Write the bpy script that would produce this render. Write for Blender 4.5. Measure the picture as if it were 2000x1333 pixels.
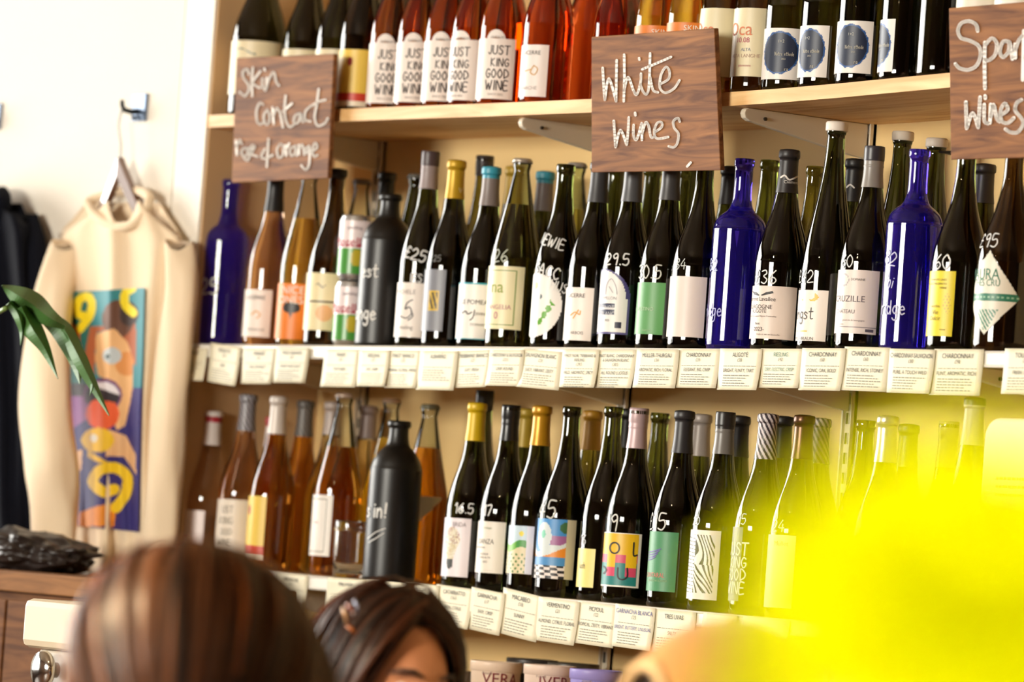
import bpy, bmesh, math, random
from mathutils import Vector, Matrix
random.seed(7)
for o in list(bpy.data.objects): bpy.data.objects.remove(o, do_unlink=True)
SC = bpy.context.scene
COL = SC.collection

# ---------------------------------------------------------------- camera
F = 10000.0
def unit(v):
    l = math.sqrt(sum(c*c for c in v)); return tuple(c/l for c in v)
def dot(a, b): return sum(x*y for x, y in zip(a, b))
def cross(a, b): return (a[1]*b[2]-a[2]*b[1], a[2]*b[0]-a[0]*b[2], a[0]*b[1]-a[1]*b[0])
# world axes seen in camera space (x right, y down, z forward)
_L = F*F/(6870*.072-48)
AX = tuple(-c for c in unit((-6870., -48., F)))
AZ = unit((.072*_L, -_L, F))
AY = cross(AZ, AX)
Z_MID = 1.638
CAM = (8.03675676, -4.79516352, Z_MID-.36798858)
ROW = [(AX[i], AY[i], AZ[i]) for i in range(3)]       # camera axes in world space
def proj(P):
    d = (P[0]-CAM[0], P[1]-CAM[1], P[2]-CAM[2])
    x, y, z = (dot(r, d) for r in ROW)
    return 1000+F*x/z, 666.5+F*y/z, z
def ray(px, py):
    a, b = (px-1000)/F, (py-666.5)/F
    return tuple(ROW[0][i]*a+ROW[1][i]*b+ROW[2][i] for i in range(3))
def at_depth(px, py, d):
    r = ray(px, py); return Vector(tuple(CAM[i]+r[i]*d for i in range(3)))
def on_plane(px, py, P, n):
    r = ray(px, py)
    t = dot([P[i]-CAM[i] for i in range(3)], n)/dot(r, n)
    return Vector(tuple(CAM[i]+r[i]*t for i in range(3)))
def on_Y(px, py, Y): return on_plane(px, py, (0, Y, 0), (0, 1, 0))

cam = bpy.data.cameras.new('camera'); cam_o = bpy.data.objects.new('camera', cam); COL.objects.link(cam_o)
cam.sensor_width = 36; cam.lens = 180; cam.clip_end = 60; cam.clip_start = .05
M = Matrix.Identity(4)
for i in range(3):
    M[i][0] = ROW[0][i]; M[i][1] = -ROW[1][i]; M[i][2] = -ROW[2][i]; M[i][3] = CAM[i]
cam_o.matrix_world = M
cam.dof.use_dof = True; cam.dof.focus_distance = 7.95; cam.dof.aperture_fstop = 4.0
SC.camera = cam_o

# ---------------------------------------------------------------- world, lights, exposure
w = bpy.data.worlds.new('world'); SC.world = w; w.use_nodes = True
w.node_tree.nodes['Background'].inputs[0].default_value = (1.0, .86, .68, 1)
w.node_tree.nodes['Background'].inputs[1].default_value = .04
def area(name, loc, target, sx, sy, power, color):
    l = bpy.data.lights.new(name, 'AREA'); l.shape = 'RECTANGLE'; l.size = sx; l.size_y = sy
    l.energy = power; l.color = color
    o = bpy.data.objects.new(name, l); COL.objects.link(o); o.location = loc
    o.rotation_euler = (Vector(target)-Vector(loc)).to_track_quat('-Z', 'Y').to_euler()
    return o
area('shop_window_daylight', (-4.08, -3.20, 2.1), (0, -3.20, 2.1), 5.5, 2.5, 540, (1.0, .955, .89))
area('street_window_daylight', (2.5, -6.58, 2.12), (2.5, 0, 2.12), 2.2, 1.1, 300, (1.0, .93, .82))
SC.view_settings.view_transform = 'Standard'; SC.view_settings.look = 'None'
SC.view_settings.exposure = 0.6; SC.view_settings.gamma = 1.0; SC.view_settings.use_curve_mapping = False
SC.cycles.max_bounces = 14; SC.cycles.transmission_bounces = 12; SC.cycles.transparent_max_bounces = 16
SC.cycles.caustics_refractive = True; SC.cycles.sample_clamp_indirect = 6

# ---------------------------------------------------------------- materials
MATS = {}
def lin(c):
    return tuple((x/255/12.92 if x/255 <= .04045 else ((x/255+.055)/1.055)**2.4) for x in c)
def pm(rgb, rough=.5, metal=0., spec=.5, noise=0., scale=30., coat=0.):
    key = (rgb, rough, metal, spec, noise, scale, coat)
    if key in MATS: return MATS[key]
    m = bpy.data.materials.new('paint_%d' % len(MATS)); m.use_nodes = True; nt = m.node_tree
    b = nt.nodes['Principled BSDF']; c = lin(rgb)+(1,)
    b.inputs['Base Color'].default_value = c; b.inputs['Roughness'].default_value = rough
    b.inputs['Metallic'].default_value = metal; b.inputs['Specular IOR Level'].default_value = spec
    b.inputs['Coat Weight'].default_value = coat
    if noise:
        tc = nt.nodes.new('ShaderNodeTexCoord'); n = nt.nodes.new('ShaderNodeTexNoise')
        n.inputs['Scale'].default_value = scale; n.inputs['Detail'].default_value = 4
        mx = nt.nodes.new('ShaderNodeMix'); mx.data_type = 'RGBA'
        mx.inputs['A'].default_value = tuple(x*(1-noise) for x in c[:3])+(1,)
        mx.inputs['B'].default_value = tuple(min(1, x*(1+noise)) for x in c[:3])+(1,)
        nt.links.new(tc.outputs['Object'], n.inputs['Vector']); nt.links.new(n.outputs['Fac'], mx.inputs['Factor'])
        nt.links.new(mx.outputs['Result'], b.inputs['Base Color'])
    MATS[key] = m; return m
def glass(rgb, rough=0.0, tw=1.0):                      # rgb: linear tint of one wall
    key = ('g', rgb, rough, tw)
    if key in MATS: return MATS[key]
    m = bpy.data.materials.new('glass_%d' % len(MATS)); m.use_nodes = True
    b = m.node_tree.nodes['Principled BSDF']
    b.inputs['Base Color'].default_value = rgb+(1,); b.inputs['Roughness'].default_value = rough
    b.inputs['Transmission Weight'].default_value = tw; b.inputs['IOR'].default_value = 1.5
    MATS[key] = m; return m
def thin_glass(rgb, k=1.0):
    key = ('t', rgb, k)
    if key in MATS: return MATS[key]
    m = bpy.data.materials.new('thin_glass_%d' % len(MATS)); m.use_nodes = True; nt = m.node_tree
    nt.nodes.remove(nt.nodes['Principled BSDF'])
    t = nt.nodes.new('ShaderNodeBsdfTransparent'); t.inputs[0].default_value = rgb+(1,)
    g = nt.nodes.new('ShaderNodeBsdfGlossy'); g.inputs['Roughness'].default_value = .02
    fr = nt.nodes.new('ShaderNodeFresnel'); fr.inputs[0].default_value = 1.5
    mx = nt.nodes.new('ShaderNodeMixShader'); out = nt.nodes['Material Output']
    nt.links.new(fr.outputs[0], mx.inputs[0]); nt.links.new(t.outputs[0], mx.inputs[1]); nt.links.new(g.outputs[0], mx.inputs[2])
    nt.links.new(mx.outputs[0], out.inputs[0]); MATS[key] = m; return m
def printed(rough=.45):                          # flat print: colours come from the face colours of the mesh
    key = ('p', rough)
    if key in MATS: return MATS[key]
    m = bpy.data.materials.new('print_%d' % len(MATS)); m.use_nodes = True; nt = m.node_tree
    b = nt.nodes['Principled BSDF']; b.inputs['Roughness'].default_value = rough
    a = nt.nodes.new('ShaderNodeVertexColor'); a.layer_name = 'Col'
    nt.links.new(a.outputs[0], b.inputs['Base Color']); MATS[key] = m; return m
def wood(rgb1, rgb2, axis='X', scale=9., rough=.5, spec=.5):
    key = ('w', rgb1, rgb2, axis, scale, rough, spec)
    if key in MATS: return MATS[key]
    m = bpy.data.materials.new('wood_%d' % len(MATS)); m.use_nodes = True; nt = m.node_tree
    b = nt.nodes['Principled BSDF']; b.inputs['Roughness'].default_value = rough; b.inputs['Specular IOR Level'].default_value = spec
    tc = nt.nodes.new('ShaderNodeTexCoord'); mp = nt.nodes.new('ShaderNodeMapping')
    s = [scale*4]*3; s['XYZ'.index(axis)] = scale*.35; mp.inputs['Scale'].default_value = s
    n = nt.nodes.new('ShaderNodeTexNoise'); n.inputs['Scale'].default_value = 1.6; n.inputs['Detail'].default_value = 9
    n.inputs['Distortion'].default_value = 1.2
    cr = nt.nodes.new('ShaderNodeValToRGB'); e = cr.color_ramp.elements
    e[0].position = .34; e[0].color = lin(rgb1)+(1,); e[1].position = .68; e[1].color = lin(rgb2)+(1,)
    bp = nt.nodes.new('ShaderNodeBump'); bp.inputs['Strength'].default_value = .12; bp.inputs['Distance'].default_value = .002
    L = nt.links
    L.new(tc.outputs['Object'], mp.inputs[0]); L.new(mp.outputs[0], n.inputs['Vector']); L.new(n.outputs['Fac'], cr.inputs[0])
    L.new(cr.outputs[0], b.inputs['Base Color']); L.new(n.outputs['Fac'], bp.inputs['Height']); L.new(bp.outputs[0], b.inputs['Normal'])
    MATS[key] = m; return m
def plaster(rgb, bump=.05):
    m = pm(rgb, .8, 0, .2, .03, 3.0)
    return m
def cloth(rgb, rgb2=None, rough=.9, scale=500):
    key = ('c', rgb, scale)
    if key in MATS: return MATS[key]
    m = pm(rgb, rough, 0, .1, .05, 9.0).copy(); nt = m.node_tree; b = nt.nodes['Principled BSDF']
    b.inputs['Sheen Weight'].default_value = .25 if sum(rgb) > 200 else 0.
    n = nt.nodes.new('ShaderNodeTexNoise'); n.inputs['Scale'].default_value = scale
    bp = nt.nodes.new('ShaderNodeBump'); bp.inputs['Strength'].default_value = .15; bp.inputs['Distance'].default_value = .001
    nt.links.new(n.outputs['Fac'], bp.inputs['Height']); nt.links.new(bp.outputs[0], b.inputs['Normal'])
    MATS[key] = m; return m

# ---------------------------------------------------------------- object helpers
def tag(o, label=None, cat=None, group=None, kind=None):
    if label: o['label'] = label
    if cat: o['category'] = cat
    if group: o['group'] = group
    if kind: o['kind'] = kind
    return o
def empty(name, loc, label=None, cat=None, group=None):
    o = bpy.data.objects.new(name, None); COL.objects.link(o); o.location = loc; o.empty_display_size = .05
    return tag(o, label, cat, group)
def mesh_data(name, V, Fc, mats, smooth=True, cols=None, mi=None):
    me = bpy.data.meshes.new(name); me.from_pydata([tuple(v) for v in V], [], Fc)
    for m in (mats if isinstance(mats, (list, tuple)) else [mats]): me.materials.append(m)
    if smooth: me.polygons.foreach_set('use_smooth', [True]*len(me.polygons))
    if mi: me.polygons.foreach_set('material_index', mi)
    if cols:
        at = me.color_attributes.new('Col', 'FLOAT_COLOR', 'CORNER'); buf = []
        for p, c in zip(me.polygons, cols):
            cc = tuple(c)+(1,)
            for _ in range(p.loop_total): buf.extend(cc)
        at.data.foreach_set('color', buf)
    me.update(); return me
def link(name, me, parent=None, loc=None):
    o = bpy.data.objects.new(name, me); COL.objects.link(o)
    if parent: o.parent = parent
    if loc is not None: o.location = loc
    return o
def mk(name, V, Fc, mats, parent=None, loc=None, smooth=True, cols=None, mi=None):
    return link(name, mesh_data(name, V, Fc, mats, smooth, cols, mi), parent, loc)
class MB:                                           # collects pieces of ONE part
    def __init__(s): s.V = []; s.F = []
    def add(s, V, Fc):
        n = len(s.V); s.V += [tuple(v) for v in V]; s.F += [tuple(i+n for i in f) for f in Fc]; return s
    def box(s, a, b):
        x0, y0, z0 = a; x1, y1, z1 = b
        return s.add([(x0,y0,z0),(x1,y0,z0),(x1,y1,z0),(x0,y1,z0),(x0,y0,z1),(x1,y0,z1),(x1,y1,z1),(x0,y1,z1)],
              [(3,2,1,0),(4,5,6,7),(0,1,5,4),(1,2,6,5),(2,3,7,6),(3,0,4,7)])
    def tube(s, pts, r, n=8, caps=True):
        rs = r if isinstance(r, (list, tuple)) else [r]*len(pts)
        V = []; P = [Vector(p) for p in pts]; up = Vector((0.13, .27, .95)).normalized()
        for i, p in enumerate(P):
            t = (P[min(i+1, len(P)-1)]-P[max(i-1, 0)]).normalized()
            a = t.cross(up)
            if a.length < 1e-3: a = t.cross(Vector((1, 0, 0)))
            a.normalize(); b = t.cross(a)
            for k in range(n):
                q = 2*math.pi*k/n; V.append(p+(a*math.cos(q)+b*math.sin(q))*rs[i])
        Fc = [(i*n+k, i*n+(k+1) % n, (i+1)*n+(k+1) % n, (i+1)*n+k) for i in range(len(P)-1) for k in range(n)]
        if caps: Fc += [tuple(range(n-1, -1, -1)), tuple((len(P)-1)*n+k for k in range(n))]
        return s.add(V, Fc)
    def build(s, name, mat, parent=None, loc=None, smooth=False, bevel=0):
        o = mk(name, s.V, s.F, mat, parent, loc, smooth)
        if bevel:
            b = o.modifiers.new('bevel', 'BEVEL'); b.width = bevel; b.segments = 2; b.limit_method = 'ANGLE'
        return o
def lathe(prof, n=32, z0=0.):
    V = []; Fc = []; rows = []
    for r, z in prof:
        if r < 1e-5: rows.append([len(V)]); V.append((0, 0, z+z0))
        else:
            rows.append(list(range(len(V), len(V)+n)))
            V += [(r*math.cos(2*math.pi*k/n), r*math.sin(2*math.pi*k/n), z+z0) for k in range(n)]
    for A, B in zip(rows, rows[1:]):
        for k in range(n):
            j = (k+1) % n
            if len(A) == 1 and len(B) == 1: continue
            if len(A) == 1: Fc.append((A[0], B[j], B[k]))
            elif len(B) == 1: Fc.append((A[k], A[j], B[0]))
            else: Fc.append((A[k], A[j], B[j], B[k]))
    return V, Fc
def smooth_prof(pts, sub=4):                        # Catmull-Rom through the profile points
    out = []
    for i in range(len(pts)-1):
        p0 = pts[max(i-1, 0)]; p1 = pts[i]; p2 = pts[i+1]; p3 = pts[min(i+2, len(pts)-1)]
        for k in range(sub):
            t = k/sub
            out.append(tuple(.5*(2*b+(c-a)*t+(2*a-5*b+4*c-d)*t*t+(3*b-a-3*c+d)*t**3) for a, b, c, d in zip(p0, p1, p2, p3)))
    return out+[pts[-1]]

# ---------------------------------------------------------------- lettering
_TXT = {}
def text2d(s):
    if s in _TXT: return _TXT[s]
    c = bpy.data.curves.new('t', 'FONT'); c.body = s; c.size = 1.0; c.resolution_u = 3; c.fill_mode = 'FRONT'
    o = bpy.data.objects.new('t', c); COL.objects.link(o)
    me = bpy.data.meshes.new_from_object(o)
    V = [(v.co.x/.70, v.co.y/.70) for v in me.vertices]; Fc = [tuple(p.vertices) for p in me.polygons]
    bpy.data.objects.remove(o); bpy.data.curves.remove(c); bpy.data.meshes.remove(me)
    x0 = min([v[0] for v in V] or [0]); x1 = max([v[0] for v in V] or [0])
    _TXT[s] = ([(x-x0, y) for x, y in V], Fc, x1-x0); return _TXT[s]
def ribbon(pl, w):
    V = []; Fc = []
    for a, b in zip(pl, pl[1:]):
        dx, dy = b[0]-a[0], b[1]-a[1]; l = math.hypot(dx, dy) or 1
        nx, ny = -dy/l*w/2, dx/l*w/2; n = len(V)
        V += [(a[0]+nx, a[1]+ny), (a[0]-nx, a[1]-ny), (b[0]-nx, b[1]-ny), (b[0]+nx, b[1]+ny)]; Fc.append((n, n+1, n+2, n+3))
    for p in pl:
        n = len(V); V += [(p[0]+w/2*math.cos(k*math.pi/4), p[1]+w/2*math.sin(k*math.pi/4)) for k in range(8)]
        Fc.append(tuple(range(n, n+8)))
    return V, Fc
def curve_pl(pl, sub=5):
    return smooth_prof(pl, sub) if len(pl) > 2 else pl
STROKE = {
 '0': [[(.3,1),(.05,.7),(.05,.3),(.3,0),(.55,.3),(.55,.7),(.3,1)]], '1': [[(.1,.75),(.3,1),(.3,0)]],
 '2': [[(.05,.75),(.3,1),(.55,.75),(.4,.4),(.05,0),(.6,.03)]], '3': [[(.08,.9),(.4,1),(.5,.75),(.25,.55),(.55,.3),(.35,0),(.05,.1)]],
 '4': [[(.4,1),(.05,.35),(.6,.35)],[(.45,.65),(.42,0)]], '5': [[(.55,1),(.15,1),(.1,.55),(.45,.6),(.55,.3),(.35,0),(.05,.08)]],
 '6': [[(.5,1),(.15,.6),(.05,.25),(.3,0),(.55,.25),(.35,.48),(.08,.3)]], '7': [[(.05,.95),(.55,1),(.25,0)]],
 '8': [[(.3,.52),(.08,.75),(.3,1),(.5,.75),(.3,.52),(.05,.25),(.3,0),(.55,.25),(.3,.52)]], '9': [[(.5,.7),(.25,.55),(.1,.8),(.35,1),(.52,.8),(.45,0)]],
 '.': [[(.1,.05),(.12,.03)]], '!': [[(.15,1),(.12,.3)],[(.1,.05),(.12,.03)]], '-': [[(.05,.5),(.45,.5)]],
 '£': [[(.55,.85),(.35,1),(.22,.8),(.22,.3),(.05,0),(.6,.03)],[(.05,.5),(.45,.5)]], ' ': [],
 'N': [[(.05,0),(.08,1),(.55,0),(.58,1)]], 'E': [[(.5,1),(.08,1),(.05,0),(.5,0)],[(.06,.52),(.42,.52)]],
 'W': [[(.02,1),(.2,0),(.38,.7),(.55,0),(.75,1)]], 'I': [[(.15,1),(.12,0)]], 'B': [[(.08,0),(.08,1),(.45,.85),(.1,.55),(.5,.25),(.08,0)]],
 'A': [[(.02,0),(.3,1),(.58,0)],[(.12,.4),(.48,.4)]], 'C': [[(.55,.85),(.3,1),(.06,.5),(.3,0),(.55,.15)]], 'H': [[(.06,0),(.06,1)],[(.52,0),(.52,1)],[(.06,.5),(.52,.5)]],
 'U': [[(.06,1),(.06,.25),(.3,0),(.52,.25),(.54,1)]], 'S': [[(.5,.85),(.28,1),(.08,.75),(.45,.35),(.28,0),(.05,.12)]],
 'J': [[(.35,1),(.33,.2),(.15,0),(.02,.2)]], 'T': [[(.02,1),(.6,1)],[(.3,1),(.28,0)]], 'K': [[(.06,0),(.08,1)],[(.5,1),(.1,.5),(.55,0)]],
 'G': [[(.55,.85),(.3,1),(.06,.5),(.3,0),(.55,.2),(.55,.45),(.35,.45)]], 'O': [[(.3,1),(.05,.5),(.3,0),(.55,.5),(.3,1)]], 'D': [[(.08,0),(.08,1),(.5,.7),(.5,.3),(.08,0)]],
 's': [[(.4,.5),(.2,.62),(.08,.48),(.38,.2),(.2,0),(.03,.08)]], 't': [[(.22,1),(.2,.1),(.42,.05)],[(.03,.65),(.42,.68)]],
 'e': [[(.08,.33),(.4,.38),(.25,.62),(.06,.35),(.2,0),(.42,.1)]], 'g': [[(.4,.55),(.2,.62),(.05,.3),(.22,.05),(.4,.3),(.4,.6),(.38,-.25),(.2,-.45),(.03,-.3)]],
 'n': [[(.06,.6),(.06,0)],[(.06,.35),(.25,.62),(.38,.45),(.4,0)]], 'i': [[(.1,.6),(.1,0)],[(.1,.85),(.12,.86)]], 'l': [[(.1,1),(.1,0)]],
 'r': [[(.06,.6),(.06,0)],[(.06,.35),(.22,.6),(.35,.55)]], 'o': [[(.22,.62),(.04,.3),(.22,0),(.4,.3),(.22,.62)]], 'd': [[(.38,.4),(.2,.6),(.05,.3),(.2,0),(.38,.25)],[(.4,1),(.4,0)]],
 'a': [[(.38,.5),(.2,.62),(.05,.3),(.2,0),(.38,.3)],[(.39,.6),(.42,0)]], 'u': [[(.05,.6),(.08,.12),(.22,0),(.38,.2)],[(.4,.6),(.42,0)]], 'h': [[(.06,1),(.06,0)],[(.06,.35),(.25,.6),(.38,.4),(.4,0)]],
 'f': [[(.4,.9),(.25,1),(.18,.7),(.16,-.3)],[(.02,.6),(.36,.62)]], 'P': [[(.08,0),(.08,1),(.5,.85),(.45,.55),(.1,.45)]],
}
def stroke2d(s, weight=.10):
    V = []; Fc = []; x = 0
    for ch in s:
        mx = .12
        for pl in STROKE.get(ch, []):
            v, f = ribbon(curve_pl([(px+x, py) for px, py in pl], 4), weight)
            n = len(V); V += v; Fc += [tuple(i+n for i in q) for q in f]; mx = max(mx, max(p[0] for p in pl))
        x += mx+.16
    return V, Fc, x-.16

# ================================================================ THE SETTING
CREAM = plaster((236, 204, 144)); WHITE_WALL = plaster((240, 233, 220))
Z_UP = Z_MID+.415
def interp(tab, x):
    if x <= tab[0][0]: return tab[0][1]
    for (a, b), (c, d) in zip(tab, tab[1:]):
        if x <= c: return b+(d-b)*(x-a)/(c-a)
    return tab[-1][1]
SAG = smooth_prof([(-.1,.421),(.5,.4165),(1.,.410),(1.5,.4055),(1.8,.4075),(2.13,.4145),(2.6,.421),(4.6,.422)], 6)
def z_up(X): return Z_MID+interp(SAG, X)
def z_mid(X): return Z_MID
def z_low(X): return Z_MID-.400-.0075*X
def struct(o): o['kind'] = 'structure'; return o
XL, XR, YB, ZC = -4.05, 9.8, -6.55, 3.7
FLOOR_M = wood((62, 38, 22), (92, 60, 36), 'X', 4., .45)
fl = struct(mk('floor', [(XL,YB,-.02),(XR,YB,-.02),(XR,.3,-.02),(XL,.3,-.02)], [(0,1,2,3)], pm((60,40,26), .7)))
for r in range(24):                                    # floor boards near the visible part of the room
    for c in range(5):
        y0 = YB+r*.285; x0 = XL+c*2.77+(r % 2)*.0
        MB().box((x0+.002, y0+.002, -.02), (x0+2.768, y0+.283, 0)).build('plank', FLOOR_M, fl)
struct(mk('ceiling', [(XL,YB,ZC),(XR,YB,ZC),(XR,.3,ZC),(XL,.3,ZC)], [(3,2,1,0)], plaster((150, 128, 104))))
struct(MB().box((-.09, .28, 0), (XR, .34, ZC)).build('wall_back', CREAM))
SEAM = on_Y(345, 300, 0).x
struct(MB().box((XL, 0, 0), (SEAM-.008, .06, ZC)).build('wall_left', WHITE_WALL))
struct(MB().box((SEAM, -.002, 0), (0, .28, ZC)).build('trim_1', pm((240, 234, 222), .55, 0, .3, .02, 6.)))
struct(MB().box((.0, .004, 0), (.005, .279, ZC)).build('trim_2', plaster((206, 170, 126))))
struct(MB().box((XR, YB, 0), (XR+.06, .34, ZC)).build('wall_right', plaster((112, 84, 62))))
def wall_with_window(name, wname, axis, at, lo, hi, z0, z1, w0, w1, mulls):
    m = MB()
    def bx(a, b, c, d):
        if axis == 'X': m.box((at, a, c), (at+.08, b, d))
        else: m.box((a, at, c), (b, at+.08, d))
    bx(lo, w0, 0, ZC); bx(w1, hi, 0, ZC); bx(w0, w1, 0, z0); bx(w0, w1, z1, ZC)
    struct(m.build(name, plaster((112, 84, 62))))
    fr = MB()
    def fb(a, b, c, d, t=.0):
        if axis == 'X': fr.box((at+.02, a, c), (at+.07, b, d))
        else: fr.box((a, at+.02, c), (b, at+.07, d))
    fb(w0, w1, z0, z0+.05); fb(w0, w1, z1-.05, z1); fb(w0, w0+.05, z0, z1); fb(w1-.05, w1, z0, z1)
    for q in mulls: fb(w0+(w1-w0)*q-.02, w0+(w1-w0)*q+.02, z0+.05, z1-.05)
    fo = struct(fr.build(wname, pm((230, 226, 218), .4)))
    pe = [w0+.05]+[w0+(w1-w0)*q for q in mulls]+[w1-.05]
    for a, b in zip(pe, pe[1:]):
        p = MB()
        if axis == 'X': p.box((at+.035, a, z0+.05), (at+.039, b, z1-.05))
        else: p.box((a, at+.035, z0+.05), (b, at+.039, z1-.05))
        p.build('pane', thin_glass((.97, .98, .98)), fo)
wall_with_window('wall_front', 'window_1', 'Y', YB, XL, XR, 1.5, 2.75, 1.35, 3.65, [])
wall_with_window('wall_street', 'window_2', 'X', XL, YB, .06, .85, 3.35, -6.05, -.35, [.5])

# ---------------- shelves
SHELF_D = .28; X1 = 4.4
def shelf_board(name, zf, x0, mat, label, segs=28, mat_edge=None):
    V = []; Fc = []; mi = []
    for i in range(segs+1):
        x = x0+(X1-x0)*i/segs; z = zf(x)
        V += [(x, 0, z-.022), (x, SHELF_D, z-.022), (x, SHELF_D, z), (x, 0, z)]
    for i in range(segs):
        a = i*4
        for k in range(4): Fc.append((a+k, a+(k+1) % 4, a+4+(k+1) % 4, a+4+k))
    Fc += [(3, 2, 1, 0), tuple(segs*4+k for k in range(4))]
    o = mk(name, V, Fc, mat, smooth=False); tag(o, label, 'shelf'); return o
PINE = wood((214, 158, 92), (246, 208, 150), 'X', 5., .55)
PINE_W = wood((196, 170, 132), (226, 204, 170), 'X', 5., .6)
shelf_board('wall_shelf', z_up, -.02, PINE, 'raw pine upper shelf with bare edge, sagging slightly in the middle')
shelf_board('wall_shelf', z_mid, .0, PINE_W, 'middle pine shelf with white strip and a row of paper price cards')
shelf_board('wall_shelf', z_low, .0, PINE_W, 'lower pine shelf with white strip above the paper tubs')
Z_BOT = Z_MID-.400-.255
shelf_board('wall_shelf', lambda x: Z_BOT-.0075*x, .0, PINE_W, 'bottom pine shelf that carries the printed paper tubs', 4)
STRIP = pm((244, 240, 230), .3)
for zf, x0, lab in ((z_mid, -.055, 'white plastic price strip along the middle shelf front'), (z_low, -.02, 'white plastic price strip along the lower shelf front')):
    V = []; Fc = []
    for i in range(9):
        x = x0+(X1-x0)*i/8; z = zf(x)
        V += [(x, -.0005, z-.024), (x, -.004, z-.024), (x, -.006, z-.021), (x, -.0045, z-.019), (x, -.0045, z-.004), (x, -.0065, z-.002), (x, -.004, z), (x, -.0005, z)]
    n = 8
    for i in range(8):
        for k in range(n): Fc.append((i*n+k, i*n+n+k, i*n+n+(k+1) % n, i*n+(k+1) % n))
    Fc += [tuple(range(n)), tuple(8*n+k for k in range(n-1, -1, -1))]
    tag(mk('shelf_edge_strip', V, Fc, STRIP, smooth=False), lab, 'price strip')
UPX = [on_Y(738, 300, .27).x, on_Y(1215, 785, .27).x, on_Y(1692, 270, .27).x]
UPX.append(UPX[2]+UPX[2]-UPX[1])
METAL_W = pm((226, 214, 192), .35, 0, .5)
for k, x in enumerate(UPX):
    nm = ['left end, beside the rose bottles', 'middle, behind the white wines', 'right, behind the tall white-capped bottle', 'far right, behind the yellow flower'][k]
    up = empty('slotted_upright', (x, .268, 0), 'cream slotted metal upright on the back wall, '+nm, 'upright', 'slotted uprights on the back wall')
    MB().box((-.0125, 0, .3), (-.009, .012, 2.95)).box((.009, 0, .3), (.0125, .012, 2.95)).box((-.0125, .006, .3), (.0125, .012, 2.95)).build('channel', METAL_W, up)
    st = MB(); z = .42
    while z < 2.9:
        st.box((-.006, .0045, z), (-.002, .0062, z+.018)).box((.002, .0045, z), (.006, .0062, z+.018)); z += .032
    st.build('slot', pm((40, 30, 22), .6), up)['kind'] = 'stuff'
    for zf, sn in ((z_up, 'upper'), (z_mid, 'middle'), (z_low, 'lower')):
        zt = zf(x)-.0225
        br = MB()
        prof = [(.268, zt), (.268, zt-.055), (.235, zt-.052), (.03, zt-.020), (.022, zt-.016), (.019, zt-.009), (.021, zt-.003), (.026, zt)]
        n = len(prof)
        for s in (-.006, .006): br.V += [(s, y, z) for y, z in prof]
        br.F = [tuple(range(n)), tuple(range(2*n-1, n-1, -1))]+[(i, i+n, (i+1) % n+n, (i+1) % n) for i in range(n)]
        o = br.build('shelf_bracket', METAL_W, None, (x, 0, 0), bevel=.0015)
        tag(o, 'cream metal bracket under the %s shelf, %s' % (sn, nm), 'bracket', 'shelf brackets')
        MB().tube([(-.009, .06, zt-.014), (.009, .06, zt-.014)], .003).build('bolt', pm((70, 62, 54), .4, .6), o)

# ================================================================ BOTTLES
def prof_burgundy(H, R, nk=.0142):
    return smooth_prof([(R,.008),(R,.2*H),(R,.41*H),(R*.985,.45*H),(R*.92,.51*H),(R*.78,.58*H),(R*.61,.65*H),(R*.48,.72*H),(nk+.0025,.80*H),(nk+.0005,.87*H),(nk,.955*H)], 4)
def prof_bordeaux(H, R, nk=.0145):
    return smooth_prof([(R*.97,.008),(R,.05*H),(R,.3*H),(R,.60*H),(R*.985,.635*H),(R*.90,.675*H),(R*.72,.705*H),(R*.50,.73*H),(nk+.002,.765*H),(nk,.82*H),(nk,.955*H)], 4)
def prof_flute(H, R, nk=.0138):
    return smooth_prof([(R,.008),(R,.18*H),(R,.33*H),(R*.96,.40*H),(R*.85,.49*H),(R*.70,.59*H),(R*.55,.69*H),(R*.44,.78*H),(nk+.0012,.87*H),(nk,.955*H)], 4)
def prof_crown(H, R, nk=.0135):
    return smooth_prof([(R,.008),(R,.25*H),(R,.44*H),(R*.965,.50*H),(R*.86,.57*H),(R*.71,.66*H),(R*.55,.76*H),(R*.42,.85*H),(nk,.925*H),(nk,.945*H)], 4)
def prof_stone(H, R, nk=.017):
    return smooth_prof([(R*.97,.006),(R,.03*H),(R,.35*H),(R,.66*H),(R*.97,.71*H),(R*.86,.765*H),(R*.66,.81*H),(R*.46,.845*H),(nk+.001,.885*H),(nk,.92*H),(nk,.955*H)], 4)
PROF = dict(burgundy=prof_burgundy, bordeaux=prof_bordeaux, flute=prof_flute, crown=prof_crown, stone=prof_stone)
def full_prof(kind, H, R):
    p = PROF[kind](H, R); nk = p[-1][0]
    lip = .0035 if kind in ('stone',) else .0018
    return [(0, .004), (R*.55, .002), (R*.85, 0), (R*.95, .002)]+p+[(nk+lip*.8, .962*H), (nk+lip, .972*H), (nk+lip, .988*H), (nk+lip*.5, H), (nk*.6, H), (0, H-.0005)]
G = dict(dark=glass((.045, .055, .012)), brown=glass((.075, .042, .012)), olive=glass((.20, .19, .035)), green=glass((.13, .16, .03)),
         blue=glass((.06, .035, .97), 0., .92), amber=glass((.80, .40, .055)), rose=glass((.90, .64, .46)), deep=glass((.80, .27, .05)), deepred=glass((.62, .13, .03)),
         gold=glass((.80, .60, .14)), pale=glass((.86, .70, .36)), palegreen=glass((.40, .40, .10)), black=pm((14, 13, 12), .38, 0, .5), yellow=glass((.80, .66, .12)))
NECK = dict(clear=thin_glass((.93, .95, .90)), greenish=thin_glass((.72, .78, .60)), rosy=thin_glass((.93, .86, .78)))
SHELF = dict(U=z_up, M=z_mid, L=z_low)
CAMA = 0
_GM = {}
class Bot: pass
def cam_angle(X, Y): return math.atan2(CAM[0]-X, -(CAM[1]-Y))      # angle of the camera direction, 0 = straight into the room
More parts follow.
